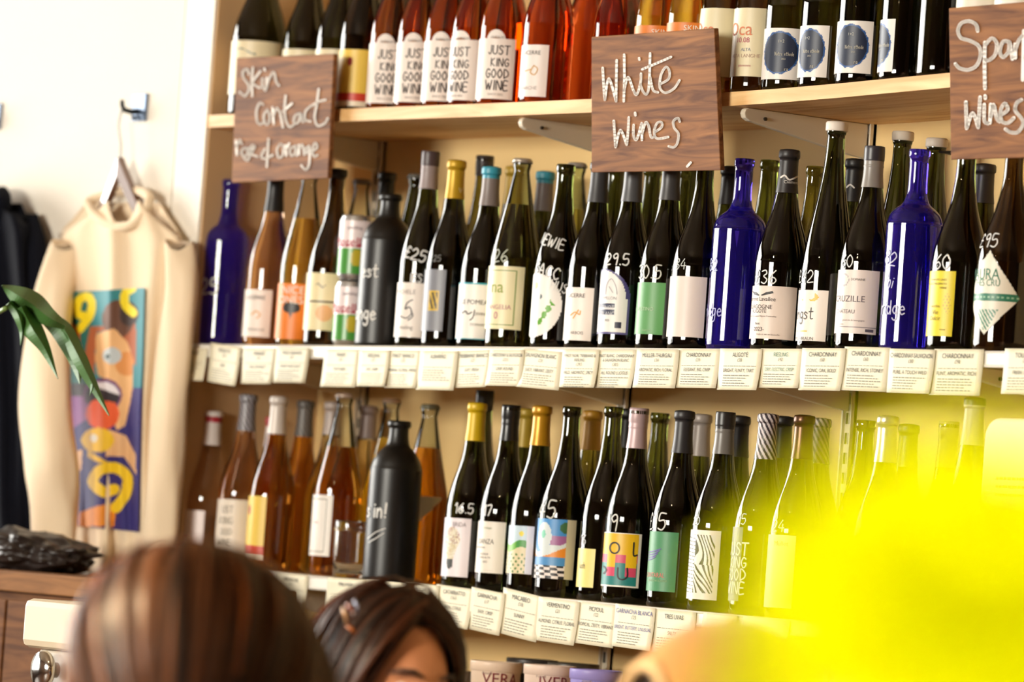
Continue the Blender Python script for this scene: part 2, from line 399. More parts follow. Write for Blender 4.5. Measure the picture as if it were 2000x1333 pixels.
def rad_at(b, z):
    pr = b.prof
    for (r0, z0), (r1, z1) in zip(pr, pr[1:]):
        if z0 <= z <= z1 and z1 > z0: return r0+(r1-r0)*(z-z0)/(z1-z0)
    return b.R
def surf(b, px, py):                                               # photograph point -> (angle, height) on the bottle
    z = .1; a = 0.
    for _ in range(8):
        r = rad_at(b, z)
        P = (b.X+r*math.sin(a), b.Y-r*math.cos(a), b.z0+z); x, y, d = proj(P); s = F/d
        xc, yc, dc = proj((b.X, b.Y, b.z0+z))
        z += (y-py)/s; z = max(.004, min(b.H*.97, z))
        xc = proj((b.X, b.Y, b.z0+z))[0]; q = max(-.985, min(.985, (px-xc)/(s*rad_at(b, z))))
        a = b.ca+math.asin(q)
    return a, z
def wrapP(b, a, z, off): r = rad_at(b, z)+off; return (r*math.sin(a), -r*math.cos(a), z)
def label_mesh(b, px, name='label', rgb=(240, 234, 222), art=None, a0=None, mask=None, res=None, off=.0007, rough=.42):
    xl, xr, yt, yb = px
    a1 = surf(b, xr, (yt+yb)/2)[0]; aa = surf(b, xl, (yt+yb)/2)[0] if xl is not None else (math.radians(a0) if a0 is not None else b.ca-math.radians(135))
    xm = (xr+proj((b.X, b.Y, b.z0+.1))[0])/2
    zt = surf(b, xr-4, yt)[1]; zb = surf(b, xr-4, yb)[1]
    na, nz = res or (20, 6)
    if art: na, nz = res or (56, 64)
    V = []; Fc = []; cols = []; keep = []
    for j in range(nz+1):
        for i in range(na+1):
            V.append(wrapP(b, aa+(a1-aa)*i/na, zb+(zt-zb)*j/nz, off))
    for j in range(nz):
        for i in range(na):
            u, v = (i+.5)/na, (j+.5)/nz
            if mask and not mask(u, v): continue
            k = j*(na+1)+i; Fc.append((k, k+1, k+na+2, k+na+1))
            if art: cols.append(lin(art(u, v)))
    b.lab = (aa, a1, zb, zt)
    o = b.labo = mk(name, V, Fc, printed(rough) if art else pm(rgb, rough, 0, .4, .02, 60.), b.root, cols=cols if art else None)
    return o
def owner(b, name):                                    # print belongs to the label it is printed on
    return getattr(b, 'labo', None) if name in ('lettering', 'drawing', 'label_tab') and getattr(b, 'labo', None) else b.root
def wrap_text(b, items, name='lettering', off=.0012):
    # items: (string, px x, px y, height px, rgb, align, kind) ; align c/r/l at that point
    for it in items:
        s, x, y, h, rgb = it[:5]; al = it[5] if len(it) > 5 else 'c'; hand = it[6] if len(it) > 6 else ''
        a, z = surf(b, x, y); hm = h/(F/proj((b.X, b.Y, b.z0+z))[2])
        if 'h' in hand: V, Fc, W = stroke2d(s, .13 if 'b' in hand else .09)
        else: V, Fc, W = text2d(s)
        st = .8 if 'n' in hand else 1.
        x0 = {'c': -W/2, 'r': -W, 'l': 0}[al]
        r = rad_at(b, z); rot = math.radians(14) if 'd' in hand else 0
        out = []
        for u, v in V:
            uu = (u+x0)*hm*st; vv = (v-.5)*hm
            if rot: uu, vv = uu*math.cos(rot)+vv*math.sin(rot), vv*math.cos(rot)-uu*math.sin(rot)
            out.append(wrapP(b, a+uu/r, z+vv, off))
        if Fc: MB().add(out, Fc).build(name, pm(rgb, .6), owner(b, name), smooth=False)
def wrap_poly(b, name, pts, rgb, off=.0011):                        # a flat printed shape on the label, points in photo px
    n = len(pts); cx = sum(p[0] for p in pts)/n; cy = sum(p[1] for p in pts)/n; P = [wrapP(b, *surf(b, cx, cy), off)]; Fc = []
    for k in (.25, .5, .75, 1.): P += [wrapP(b, *surf(b, cx+(x-cx)*k, cy+(y-cy)*k), off) for x, y in pts]
    Fc = [(0, 1+i, 1+(i+1) % n) for i in range(n)]+[(1+k*n+i, 1+k*n+n+i, 1+k*n+n+(i+1) % n, 1+k*n+(i+1) % n) for k in range(3) for i in range(n)]
    mk(name, P, Fc, pm(rgb, .5), owner(b, name), smooth=False)
def wrap_strokes(b, name, pls, w, rgb, off=.0012):
    m = MB()
    for pl in pls:
        V, Fc = ribbon(curve_pl(pl, 4), w); m.add([wrapP(b, *surf(b, x, y), off) for x, y in V], Fc)
    m.build(name, pm(rgb, .5), owner(b, name), smooth=False)
def capsule(b, frac, rgb, kind='foil', rough=.35, metal=.2, rgb2=None):
    """frac: share of the height covered from the top"""
    H = b.H; z0 = H*(1-frac); pr = [(r+.0006, z) for r, z in b.prof if z0 < z < .956*H]
    nk = b.prof[-1][0] if b.prof[-1][0] > .005 else .014
    nk = b.nk
    base = [(rad_at(b, z0)+.0006, z0)]+pr
    if kind == 'foil': top = [(nk+.0007,.955*H),(nk+.0026,.962*H),(nk+.0028,.975*H),(nk+.0026,.990*H),(nk+.0016,.9985*H),(nk*.6,H+.0012),(0,H+.0012)]
    elif kind == 'screw': top = [(nk+.0010,.90*H),(nk+.0016,.905*H),(nk+.0010,.91*H),(nk+.0012,.93*H),(nk+.0018,.935*H),(nk+.0018,.99*H),(nk+.0012,H+.0008),(0,H+.0012)]
    elif kind == 'wax': top = [(nk+.0022,.955*H),(nk+.0030,.97*H),(nk+.0028,.99*H),(nk+.001,H+.001),(0,H+.0015)]
    if kind == 'screw': base = [(r, z) for r, z in base if z < .90*H]
    if kind == 'crowncap':
        V, Fc = [], []; n = 42
        rings = [(.0160, H-.0065), (.0172, H-.0070), (.0164, H-.0015), (.0140, H+.0012), (.007, H+.0020)]
        for q, (r, z) in enumerate(rings):
            for k in range(n):
                rr = r+(.0006 if (k % 2 == 0 and q < 2) else -.0004 if q < 2 else 0); V.append((rr*math.cos(2*math.pi*k/n), rr*math.sin(2*math.pi*k/n), z))
        for q in range(len(rings)-1):
            for k in range(n): Fc.append((q*n+k, q*n+(k+1) % n, (q+1)*n+(k+1) % n, (q+1)*n+k))
        Fc.append(tuple((len(rings)-1)*n+k for k in range(n)))
        return mk('crown_cap', V, Fc, pm(rgb, rough, metal), b.root)
    if kind == 'stopper':
        pr = [(0,.974*H),(nk+.0028,.974*H),(nk+.0036,.978*H),(nk+.0036,H+.003),(nk+.002,H+.0055),(0,H+.006)]
        V, Fc = lathe(pr, 32); return mk('stopper', V, Fc, pm(rgb, .5), b.root)
    prof = base+top
    if rgb2 is None or kind == 'band':
        V, Fc = lathe(prof, 32); return mk('capsule', V, Fc, pm(rgb, rough, metal), b.root)
    # two colour capsules: stripes or a band at the top
    dense = []
    for (r0, za), (r1, zb) in zip(prof, prof[1:]):
        k = max(1, int((zb-za)/.0010)) if zb > za else 1
        dense += [(r0+(r1-r0)*i/k, za+(zb-za)*i/k) for i in range(k)]
    dense.append(prof[-1]); n = 120
    V, Fc = lathe(dense, n); cols = []
    for f in Fc:
        c = [sum(V[i][q] for i in f)/len(f) for q in range(3)]
        t = math.atan2(c[1], c[0])/(2*math.pi)
        if b.capstyle == 'stripe': on = ((t*12+c[2]*75) % 1) < .5
        elif b.capstyle == 'topband': on = c[2] > H*(1-b.bandw)
        else: on = (H*(1-b.bandw*2) < c[2] < H*(1-b.bandw))
        cols.append(lin(rgb2 if on else rgb))
    return mk('capsule', V, Fc, printed(rough), b.root, cols=cols)
ROWN = dict(U='upper', M='middle', L='lower')
def bottle(row, kind, x, y, R=.0405, g='dark', Y=.055, label=None, base=None, H=None, fill=None, neck='clear', cat='bottle', group=None, name='wine_bottle'):
    b = Bot(); b.R = R; b.Y = Y
    if base:                                        # placed by the foot when the top is out of the picture
        P = on_Y(x, y, Y); b.X = P.x; b.H = H
    else:
        P = on_Y(x, y, Y); b.X = P.x; b.H = P.z-SHELF[row](P.x)
        if H: b.H = H
    b.z0 = SHELF[row](b.X); b.H = round(b.H, 3)
    b.prof = PROF[kind](b.H, R); b.nk = b.prof[-1][0]
    b.ca = cam_angle(b.X, b.Y)
    b.root = empty(name, (b.X, b.Y, b.z0), label, cat, group or {'U': 'bottles on the upper shelf', 'M': 'bottles on the middle shelf', 'L': 'bottles on the lower shelf'}[row])
    key = (kind, b.H, R, g, fill, neck)
    if key not in _GM:
        V, Fc = lathe(full_prof(kind, b.H, R), 40)
        mi = None; mats = [G[g]]
        if fill:
            mats = [G[g], NECK[neck]]; mi = [0 if sum(V[i][2] for i in f)/len(f) < fill*b.H else 1 for f in Fc]
        _GM[key] = mesh_data('glass', V, Fc, mats, True, None, mi)
    link('stoneware' if kind == 'stone' else 'glass', _GM[key], b.root)
    return b

# ---------------------------------------------------------------- label art
def inpoly(x, y, P):
    c = False; j = len(P)-1
    for i in range(len(P)):
        if (P[i][1] > y) != (P[j][1] > y) and x < (P[j][0]-P[i][0])*(y-P[i][1])/(P[j][1]-P[i][1])+P[i][0]: c = not c
        j = i
    return c
def inell(x, y, cx, cy, rx, ry): return ((x-cx)/rx)**2+((y-cy)/ry)**2 < 1
def segd(x, y, pl):
    m = 9e9
    for (a, b), (c, d) in zip(pl, pl[1:]):
        l2 = (c-a)**2+(d-b)**2 or 1e-9; t = max(0, min(1, ((x-a)*(c-a)+(y-b)*(d-b))/l2))
        m = min(m, (x-a-t*(c-a))**2+(y-b-t*(d-b))**2)
    return math.sqrt(m)
# in these functions u runs left to right and v bottom to top of the label; the part right of about u=.45 faces the camera
def art_cream_line(u, v):
    if .485 < v < .515 and u > .5: return (48, 40, 34)
    if inell(u, v, .80, .30, .14, .14): return (236, 178, 120)
    if abs(v-(.78+.03*math.sin(u*40))) < .012 and .62 < u < .8: return (120, 112, 92)
    return (234, 220, 174)
def art_orange(u, v):
    if inell(u, v, .74, .56, .16, .10) or inpoly(u, v, [(.6,.66),(.72,.66),(.78,.5),(.74,.36),(.70,.5)]): return (34, 30, 28)
    return (236, 128, 28)
def art_can(u, v):
    if v < .48: return (70, 148, 54) if not inell(u, v, .62, .30, .05, .16) else (190, 170, 40)
    if v < .54+.03*math.sin(u*60): return (168, 44, 62) if v > .5 else (238, 230, 226)
    return (236, 222, 222)
def art_grey_gold(u, v):
    if .60 < u < .88 and .33 < v < .66:
        if u < .64 or u > .84 or v < .36 or v > .63: return (206, 170, 46)
        return (206, 170, 46) if math.sin(u*60+v*30) > .2 else (70, 62, 44)
    return (128, 130, 138)
def art_teal_edge(u, v): return (70, 170, 184) if v > .975 or v < .02 else (240, 236, 230)
def art_frame_green(u, v):
    m = min(1-u, 1.0) ; e = min(v, 1-v)
    if (.10 < m < .125 and .07 < e) or (.065 < e < .085 and m > .10): return (128, 150, 84)
    return (236, 226, 182)
def art_frame_grey(u, v):
    m = 1-u; e = min(v, 1-v)
    if (.12 < m < .145 and .06 < e) or (.055 < e < .075 and m > .12): return (120, 122, 110)
    return (240, 234, 226)
def art_dome(u, v):
    e = 1-u
    if v > .55 and (u-.5)**2*4.6+((v-.55)/.45)**2*.94 > .86: return (70, 62, 120)
    if e < .03 or v < .03: return (90, 84, 136)
    if .78 < u < .90 and .10 < v < .18: return (30, 34, 60)
    if .40 < u < .76 and (.40 < v < .475 or .30 < v < .375): return (44, 48, 76)
    return (240, 236, 232)
def dome_mask(u, v): return not (v > .55 and ((u-.5)/.5)**2+((v-.55)/.45)**2 > 1.0)
def ell_mask(u, v): return ((u-.5)/.5)**2+((v-.5)/.5)**2 < 1.0
def art_leaf(u, v):
    # a daisy at the left and a green rocket leaf
    x, y = u, v
    ax = (x-.62)/.36; ay = (y-.20)/.42
    t = max(0, min(1, (ax*.62+ay*.78)/1.05)); dx = ax-t*.70; dy = ay-t*.9
    wdt = .05+.13*abs(math.sin(t*11))*(.35+t*.65)
    if 0 < t < 1 and math.hypot(dx, dy) < wdt: return (96, 168, 40)
    if inell(x, y, .50, .80, .06, .06): return (238, 196, 40)
    if inell(x, y, .64, .63, .015, .04): return (40, 80, 90)
    return (246, 242, 236)
def art_moon(u, v):
    if inell(u, v, .76, .86, .09, .08) and not inell(u, v, .71, .89, .08, .08): return (236, 186, 40)
    if inell(u, v, .55, .80, .025, .025): return (236, 186, 40)
    if .40 < u < .70 and .17 < v < .20: return (230, 196, 110)
    return (240, 232, 222)
def art_cruzille(u, v):
    if inell(u, v, .52, .84, .08, .10) and not inell(u, v, .52, .84, .065, .08): return (176, 168, 172)
    if abs(v-.10) < .006 and u > .4: return (150, 140, 140)
    if .86 < u < .96 and .03 < v < .075: return (90, 82, 92)
    return (236, 222, 212)
def art_yellow(u, v): return (236, 214, 30) if not (inell(u, v, .86, .50, .09, .16) and math.sin(u*90)*math.sin(v*70) > .4) else (214, 180, 40)
def art_diamond(u, v):
    if .40 < v < .485: return (46, 120, 92) if not (.43 < v < .455 and math.sin(u*80) > 0) else (150, 190, 160)
    if v < .30 and abs(u-.46) < .30*(v/.30)*.7 and v > .06: return (62, 128, 100) if math.sin((u+v)*95) > -.2 else (226, 222, 206)
    return (232, 226, 208)
def diamond_mask(u, v):
    d = abs(v-.44)/(.56 if v > .44 else .44); return abs(u-.45)/.55 < 1-d
def art_bulb(u, v):
    cx = .60
    if inell(u, v, cx, .64, .20, .21) or inpoly(u, v, [(cx-.17,.54),(cx+.17,.54),(cx+.08,.30),(cx-.08,.30)]):
        q = math.sin(u*71+3*math.sin(v*50))*math.sin(v*83+2*math.cos(u*45))
        return (150, 84, 100) if q > .45 and v > .55 else (206, 190, 150) if q > 0 else (232, 226, 206)
    if inpoly(u, v, [(cx-.08,.29),(cx+.08,.29),(cx+.07,.16),(cx,.12),(cx-.07,.16)]): return (74, 78, 76)
    return (240, 230, 234)
def art_vineyard(u, v):
    if u > .86: return (226, 226, 236)
    if inell(u, v, .74, .84, .055, .055): return (228, 208, 40)
    h = .60+.06*math.sin(u*9+1)
    if v > h+.05: return (196, 216, 226)
    if v > h-.10: return (110, 176, 46) if u < .62 else (62, 146, 52)
    if math.sin(u*46)*math.sin(v*44) > .45 and v < .42: return (74, 120, 54)
    return (222, 208, 166)
def art_dunes(u, v):
    if u > .86: return (206, 196, 160)
    if v < .22:
        return (30, 30, 34) if (int(u*9+v*2)+int(v*22)) % 2 else (232, 222, 216)
    if v < .36: return (74, 142, 198)
    hill = .46+.10*math.sin(2.6+u*5.2)
    if v < hill: return (226, 138, 34)
    if inell(u, v, .83, .86, .08, .09): return (58, 104, 62)
    if inell(u, v, .46, .74, .05, .07): return (120, 200, 170)
    if inell(u, v, .47, .70, .15, .24) or v < hill+.12+.05*math.sin(u*14): return (212, 222, 222)
    if v < .72 and u > .6: return (158, 96, 148)
    return (62, 140, 204)
def art_volu(u, v):
    if u > .965 or v < .025 or v > .98: return (240, 232, 220)
    col = int((u-.28)/.165)
    top = [.62, .62, .50, .62, .58, .58][max(0, min(5, col))]
    stripe = col % 2 == 1
    ylw = .36 if stripe else .60
    if v > ylw+.0: return (238, 186, 18)
    if v > ylw-.16: return (216, 70, 104)
    return (32, 128, 124)
def art_lines(u, v):
    if u > .90 or v > .93 or v < .09: return (242, 234, 226)
    if u < .45: return (232, 232, 238) if math.sin(v*120+u*8) < .75 else (40, 40, 48)
    w = math.sin((u*62+v*(46 if v < .5 else 24))+3.4*math.sin(v*11+u*5)+2.6*math.sin(u*13+v*4))
    return (30, 28, 32) if w > .3 else (238, 234, 232)
def art_blue_dot(u, v):
    r = math.hypot((u-.60)/.34, (v-.52)/.42)
    if r < .92: return (26, 38, 62)
    if r < 1.0+.02*math.sin(17*math.atan2(v-.52, u-.6)): return (44, 88, 150)
    return (236, 230, 222)
def art_yellow_red(u, v):
    if v < .10: return (240, 226, 200)
    if v < .24: return (206, 62, 40)
    if inell(u, v, .55, .78, .06, .08): return (170, 44, 30)
    return (238, 202, 84)
def art_cream_curl(u, v):
    if abs(v-(.80+.05*math.sin(u*16))) < .012 and .42 < u < .7: return (90, 110, 100)
    return (236, 222, 184)

K = (38, 36, 34); GREY = (120, 116, 112); CHALK = (236, 236, 232)
def cap_dark(b, frac=.20, rgb=(34, 31, 30), kind='foil'): return capsule(b, frac, rgb, kind, .42, 0)

# ================================================================ MIDDLE SHELF, front row
b = bottle('M', 'bordeaux', 452, 352, .0415, 'blue', label='cobalt blue glass bottle at the left end of the middle shelf')
wrap_text(b, [('£25', 425, 560, 30, CHALK, 'r', 'h')], 'handwriting')
b = bottle('M', 'burgundy', 541, 334, .041, 'rose', fill=.80, neck='rosy', label='pale rose wine bottle with black capsule beside the blue bottle')
cap_dark(b, .235, (30, 28, 28)); label_mesh(b, (None, 529, 567, 660), rgb=(244, 232, 222))
wrap_text(b, [('LUCERRE', 518, 582, 8, K, 'r'), ('GRENACHE', 516, 645, 5, GREY, 'r')]); wrap_strokes(b, 'drawing', [[(492,615),(500,608),(508,615),(502,622)]], 2.5, (226,170,90))
b = bottle('M', 'crown', 605, 338, .041, 'gold', fill=.74, neck='clear', label='clear bottle of golden wine with an orange bird label')
label_mesh(b, (None, 598, 555, 665), art=art_orange); wrap_text(b, [('NICE', 594, 568, 15, (246,240,232), 'r'), ('ONES', 592, 587, 15, (246,240,232), 'r')])
capsule(b, .1, (150, 140, 120), 'crowncap', .4, .5)
b = bottle('M', 'burgundy', 661, 331, .0415, 'brown', label='dark bottle with plain cream label and one black line')
cap_dark(b, .05, (28, 26, 26)); label_mesh(b, (None, 659, 535, 648), art=art_cream_line)
b = bottle('M', 'stone', 764, 380, .0455, 'black', label='matt black stoneware bottle chalked with white letters, middle shelf')
wrap_text(b, [('best', 738, 530, 24, CHALK, 'r', 'hb'), ('orange', 733, 612, 26, CHALK, 'r', 'hb')], 'handwriting')
b = bottle('M', 'burgundy', 842, 297, .0405, 'dark', label='dark bottle with mauve screw cap, chalked 25 pounds')
b.capstyle = 'topband'; b.bandw = .075; capsule(b, .19, (150, 136, 136), 'screw', .4, .2, (74, 60, 62)); label_mesh(b, (None, 832, 554, 661), rgb=(240, 230, 220))
wrap_text(b, [('£25', 831, 503, 22, CHALK, 'r', 'hbd'), ('RIESLI', 833, 545, 16, CHALK, 'r', 'hb')], 'handwriting')
wrap_text(b, [('MICHELE', 812, 571, 9, (150,140,136), 'r'), ('riesling', 806, 640, 8, GREY, 'r')]); wrap_strokes(b, 'drawing', [[(806,586),(796,592),(792,604),(800,600),(804,612),(794,622),(783,618)],[(803,608),(806,618),(797,626)]], 2.2, (40,48,60))
b = bottle('M', 'burgundy', 893, 314, .0405, 'dark', label='dark bottle with yellow capsule and grey label with a gold square')
capsule(b, .205, (196, 156, 30), 'foil', .4, .25); label_mesh(b, (None, 868, 527, 648), art=art_grey_gold, a0=-62)
wrap_text(b, [('V', 899, 372, 10, (240,226,170))], 'emblem'); wrap_text(b, [('25', 861, 505, 12, (150,150,146), 'r', 'h')], 'handwriting')
b = bottle('M', 'burgundy', 961, 327, .0405, 'dark', label='dark bottle with turquoise and grey capsule, white label')
b.capstyle = 'topband'; b.bandw = .065; capsule(b, .215, (128, 116, 112), 'foil', .4, .1, (54, 152, 176)); label_mesh(b, (None, 953, 554, 665), art=art_teal_edge)
wrap_text(b, [('LE POMEA', 953, 592, 9, K, 'r'), ('DIVINA', 953, 615, 6, K, 'r'), ('DOMAINE', 950, 636, 5, GREY, 'r')]); wrap_strokes(b, 'drawing', [[(903,612),(910,608),(914,614),(922,610)],[(927,606),(924,620),(918,626)]], 2, K)
b = bottle('M', 'crown', 1021, 312, .043, 'palegreen', fill=.77, neck='greenish', label='crown capped greenish bottle with rounded cream label')
capsule(b, .1, (190, 182, 170), 'crowncap', .35, .6); label_mesh(b, (None, 1021, 522, 646), art=art_frame_green)
wrap_text(b, [('na', 984, 560, 24, (150,166,70), 'r'), ('ANGELIA', 998, 601, 9, (190,130,140), 'r'), ('0', 972, 616, 14, (190,120,140), 'r')]); wrap_text(b, [('26', 991, 500, 24, (206,210,190), 'r', 'h')], 'handwriting')
b = bottle('M', 'burgundy', 1106, 322, .0405, 'dark', label='bare necked dark bottle with round white label and green leaf')
label_mesh(b, (None, 1097, 535, 662), art=art_leaf, mask=ell_mask, a0=-78)
wrap_text(b, [('NEWIE', 1102, 480, 20, CHALK, 'r', 'hbd'), ('BACC', 1092, 537, 22, CHALK, 'r', 'hbd'), ('HUS', 1107, 566, 18, CHALK, 'r', 'hbd')], 'handwriting')
b = bottle('M', 'burgundy', 1173, 318, .0405, 'dark', label='dark bottle with slate capsule just left under the white wines board')
capsule(b, .215, (60, 60, 62), 'foil', .45, .1); label_mesh(b, (None, 1157, 563, 667), rgb=(244, 234, 224))
wrap_text(b, [('LUCERRE', 1143, 578, 8, K, 'r'), ('ARBOIS', 1139, 651, 6, GREY, 'r')]); wrap_strokes(b, 'drawing', [[(1115,616),(1124,610),(1132,615),(1134,608)],[(1120,622),(1130,606)]], 2.2, (228,168,80))
b = bottle('M', 'burgundy', 1239, 316, .0405, 'dark', label='dark bottle with dome topped label, chalked 29.5')
capsule(b, .215, (92, 92, 94), 'foil', .4, .2); label_mesh(b, (None, 1230, 527, 655), art=art_dome, mask=dome_mask)
wrap_text(b, [('29.5', 1228, 508, 22, CHALK, 'r', 'hb')], 'handwriting')
wrap_text(b, [('PAPILLON', 1204, 583, 6, (170,166,170), 'r'), ('PINOT', 1200, 601, 7, (220,220,226), 'r'), ('BLANC', 1200, 613, 7, (220,220,226), 'r'), ('2023', 1190, 626, 4, K, 'r')])
wrap_strokes(b, 'drawing', [[(1183,575),(1186,555),(1195,545),(1203,560),(1205,575)],[(1190,560),(1197,572)]], 1.6, (186,182,188))
b = bottle('M', 'burgundy', 1313, 314, .0405, 'dark', label='dark bottle with plain green label, chalked 30.5')
capsule(b, .21, (74, 72, 72), 'foil', .4, .2); label_mesh(b, (None, 1297, 553, 655), rgb=(96, 160, 96))
wrap_text(b, [('30.5', 1291, 532, 26, (216,216,206), 'r', 'h')], 'handwriting'); wrap_text(b, [('LA FUSTINO', 1276, 604, 7, (190,214,180), 'r'), ('bianco', 1270, 645, 5, (160,196,150), 'r')])
b = bottle('M', 'burgundy', 1379, 312, .043, 'dark', label='bare necked dark bottle with blank white label beside the blue bottle')
label_mesh(b, (None, 1377, 542, 661), rgb=(236, 222, 212)); wrap_text(b, [('34', 1340, 516, 20, (206,210,204), 'r', 'h')], 'handwriting')
b = bottle('M', 'bordeaux', 1455, 311, .0425, 'blue', label='cobalt blue glass bottle right of the white wines board')
wrap_text(b, [('82', 1402, 517, 24, (170,170,220), 'r', 'h'), ('fridge', 1409, 606, 24, (170,170,220), 'r', 'h')], 'handwriting')
b = bottle('M', 'burgundy', 1543, 293, .0425, 'dark', label='dark bottle with winged black capsule and pale label with two black wings')
cap_dark(b, .215, (38, 34, 34)); label_mesh(b, (None, 1553, 562, 666), rgb=(234, 218, 206))
wrap_strokes(b, 'emblem', [[(1526,347),(1533,343),(1540,351),(1547,350),(1556,345)]], 3.2, (230,224,216)); wrap_text(b, [('Clement', 1546, 356, 6, (220,214,206))], 'emblem')
wrap_text(b, [('£36', 1516, 542, 26, CHALK, 'r', 'h')], 'handwriting')
wrap_poly(b, 'emblem', [(1470,569),(1478,571),(1484,577),(1482,578),(1474,576)], (30,28,30)); wrap_poly(b, 'emblem', [(1509,569),(1497,571),(1486,577),(1489,578),(1502,575),(1511,573)], (30,28,30))
wrap_text(b, [('Clement Lavallee', 1515, 585, 8, (70,64,60), 'r'), ('BOURGOGNE', 1508, 600, 8, (60,54,52), 'r'), ('ALIGOTÉ', 1497, 608, 7, (60,54,52), 'r'), ('Appellation Bourgogne Aligote Controlee', 1516, 619, 3.4, (120,110,106), 'r'), ('Brut', 1484, 632, 5, K, 'r'), ('-2023-', 1492, 643, 8, (50,46,46), 'r'), ('Vinifie et mis en bouteille', 1522, 655, 3.4, (150,138,132), 'r')])
b = bottle('M', 'flute', 1635, 246, .0405, 'dark', label='tall slim dark bottle with white stopper and moon label')
capsule(b, .1, (236, 226, 214), 'stopper'); label_mesh(b, (None, 1615, 568, 668), art=art_moon)
wrap_text(b, [('£42', 1589, 540, 24, CHALK, 'r', 'h')], 'handwriting'); wrap_text(b, [('Pfingst', 1588, 613, 22, (70,66,64), 'r', 'h')])
wrap_text(b, [('EMILE BRAUN', 1588, 662, 6.5, (90,84,80), 'r')])
b = bottle('M', 'burgundy', 1709, 288, .042, 'dark', label='dark bottle with silver grey capsule and wide pale serif lettered label')
b.capstyle = 'topband'; b.bandw = .07; capsule(b, .20, (140, 134, 126), 'screw', .35, .3, (52, 50, 56)); label_mesh(b, (None, 1714, 530, 655), art=art_cruzille)
wrap_text(b, [('60', 1665, 510, 24, CHALK, 'r', 'h')], 'handwriting')
wrap_text(b, [('DOMAINE', 1690, 547, 4.5, GREY, 'r'), ('CRUZILLE', 1689, 585, 12, (96,86,92), 'r'), ('CHÂTEAU', 1669, 609, 7.5, (110,100,104), 'r'), ('grand vin de bourgogne', 1688, 627, 3.4, (150,140,140), 'r'), ('recolte', 1648, 633, 3.4, (150,140,140), 'r')])
b = bottle('M', 'bordeaux', 1797, 293, .0425, 'blue', label='cobalt blue glass bottle near the right end of the middle shelf')
wrap_text(b, [('82', 1751, 508, 26, (206,206,236), 'r', 'hd'), ('ini', 1745, 552, 22, (206,206,236), 'r', 'hd'), ('ridge', 1767, 602, 26, (206,206,236), 'r', 'h')], 'handwriting')
b = bottle('M', 'burgundy', 1890, 288, .0425, 'dark', label='dark bottle with bright yellow label under the sparkling wines board')
cap_dark(b, .03, (30,28,28)); label_mesh(b, (None, 1863, 530, 658), art=art_yellow, a0=-56)
wrap_text(b, [('60', 1855, 512, 28, CHALK, 'r', 'h')], 'handwriting')
wrap_text(b, [('FERMENTO UNO', 1849, 547, 4, (110,96,20), 'r'), ('BIANCO MACERATO', 1849, 555, 4, (110,96,20), 'r'), ('TERRE', 1849, 563, 4, (110,96,20), 'r'), ('vecchia', 1836, 598, 6, (140,116,20), 'r'), ('Vie', 1833, 610, 9, (120,100,20), 'r'), ('Dolcir', 1837, 622, 8, (120,100,20), 'r'), ('www', 1846, 644, 4, (110,96,20), 'r')])
b = bottle('M', 'burgundy', 1984, 286, .0455, 'brown', label='dark bottle with diamond shaped green and white label')
label_mesh(b, (None, 1992, 492, 658), art=art_diamond, mask=diamond_mask, a0=-40, res=(70, 90))
wrap_text(b, [('£95', 1949, 470, 26, CHALK, 'r', 'h')], 'handwriting'); wrap_text(b, [('MAURA', 1953, 536, 22, (62,128,100), 'r', 'n'), ('THES CRU', 1953, 553, 13, (62,128,100), 'r', 'n')])
# cans stacked next to the stoneware bottle
def can(px, py_top, py_bot, z0, label):
    P = on_Y(px, (py_top+py_bot)/2, .05); h = .116; c = empty('drink_can', (P.x, .05, z0), label, 'can', 'stacked drink cans')
    R = .033; pr = [(0,.004),(R*.70,.002),(R*.78,0),(R*.86,.003),(R,.012),(R,h-.010),(R*.90,h-.003),(R*.90,h),(R*.84,h),(R*.82,h-.004),(0,h-.004)]
    V, Fc = lathe(pr, 40); mk('can_body', V, Fc, pm((196,196,196), .3, .9), c)
    bb = Bot(); bb.R = R; bb.X = P.x; bb.Y = .05; bb.z0 = z0; bb.H = h; bb.prof = [(R, .0), (R, h)]; bb.root = c; bb.ca = cam_angle(P.x, .05)
    na, nz = 64, 40; V = []; Fc = []; cols = []
    for j in range(nz+1):
        for i in range(na+1):
            a = -math.pi+2*math.pi*i/na+bb.ca; V.append(wrapP(bb, a, .012+(h-.022)*j/nz, .0003))
    for j in range(nz):
        for i in range(na):
            k = j*(na+1)+i; Fc.append((k,k+1,k+na+2,k+na+1)); cols.append(lin(art_can((i+.5)/na+.12, (j+.5)/nz)))
    mk('wrapper', V, Fc, printed(.3), c, cols=cols)
    MB().tube([(-.008,0,h-.003),(0,.004,h-.002),(.008,0,h-.003)], .0025).build('pull_tab', pm((190,190,190), .3, .9), c)
    wrap_text(bb, [('Morello', proj((P.x,.05,z0+.06))[0]+20, proj((P.x,.05,z0+.068))[1]-1, 17, (190,50,76), 'r'), ('sparkling', proj((P.x,.05,z0+.06))[0]+10, proj((P.x,.05,z0+.095))[1], 6, (150,140,150), 'r')])
can(688, 545, 682, Z_MID, 'lower of two stacked green and pink cans beside the stoneware bottle')
can(688, 545, 682, Z_MID+.1165, 'upper of two stacked green and pink cans beside the stoneware bottle')

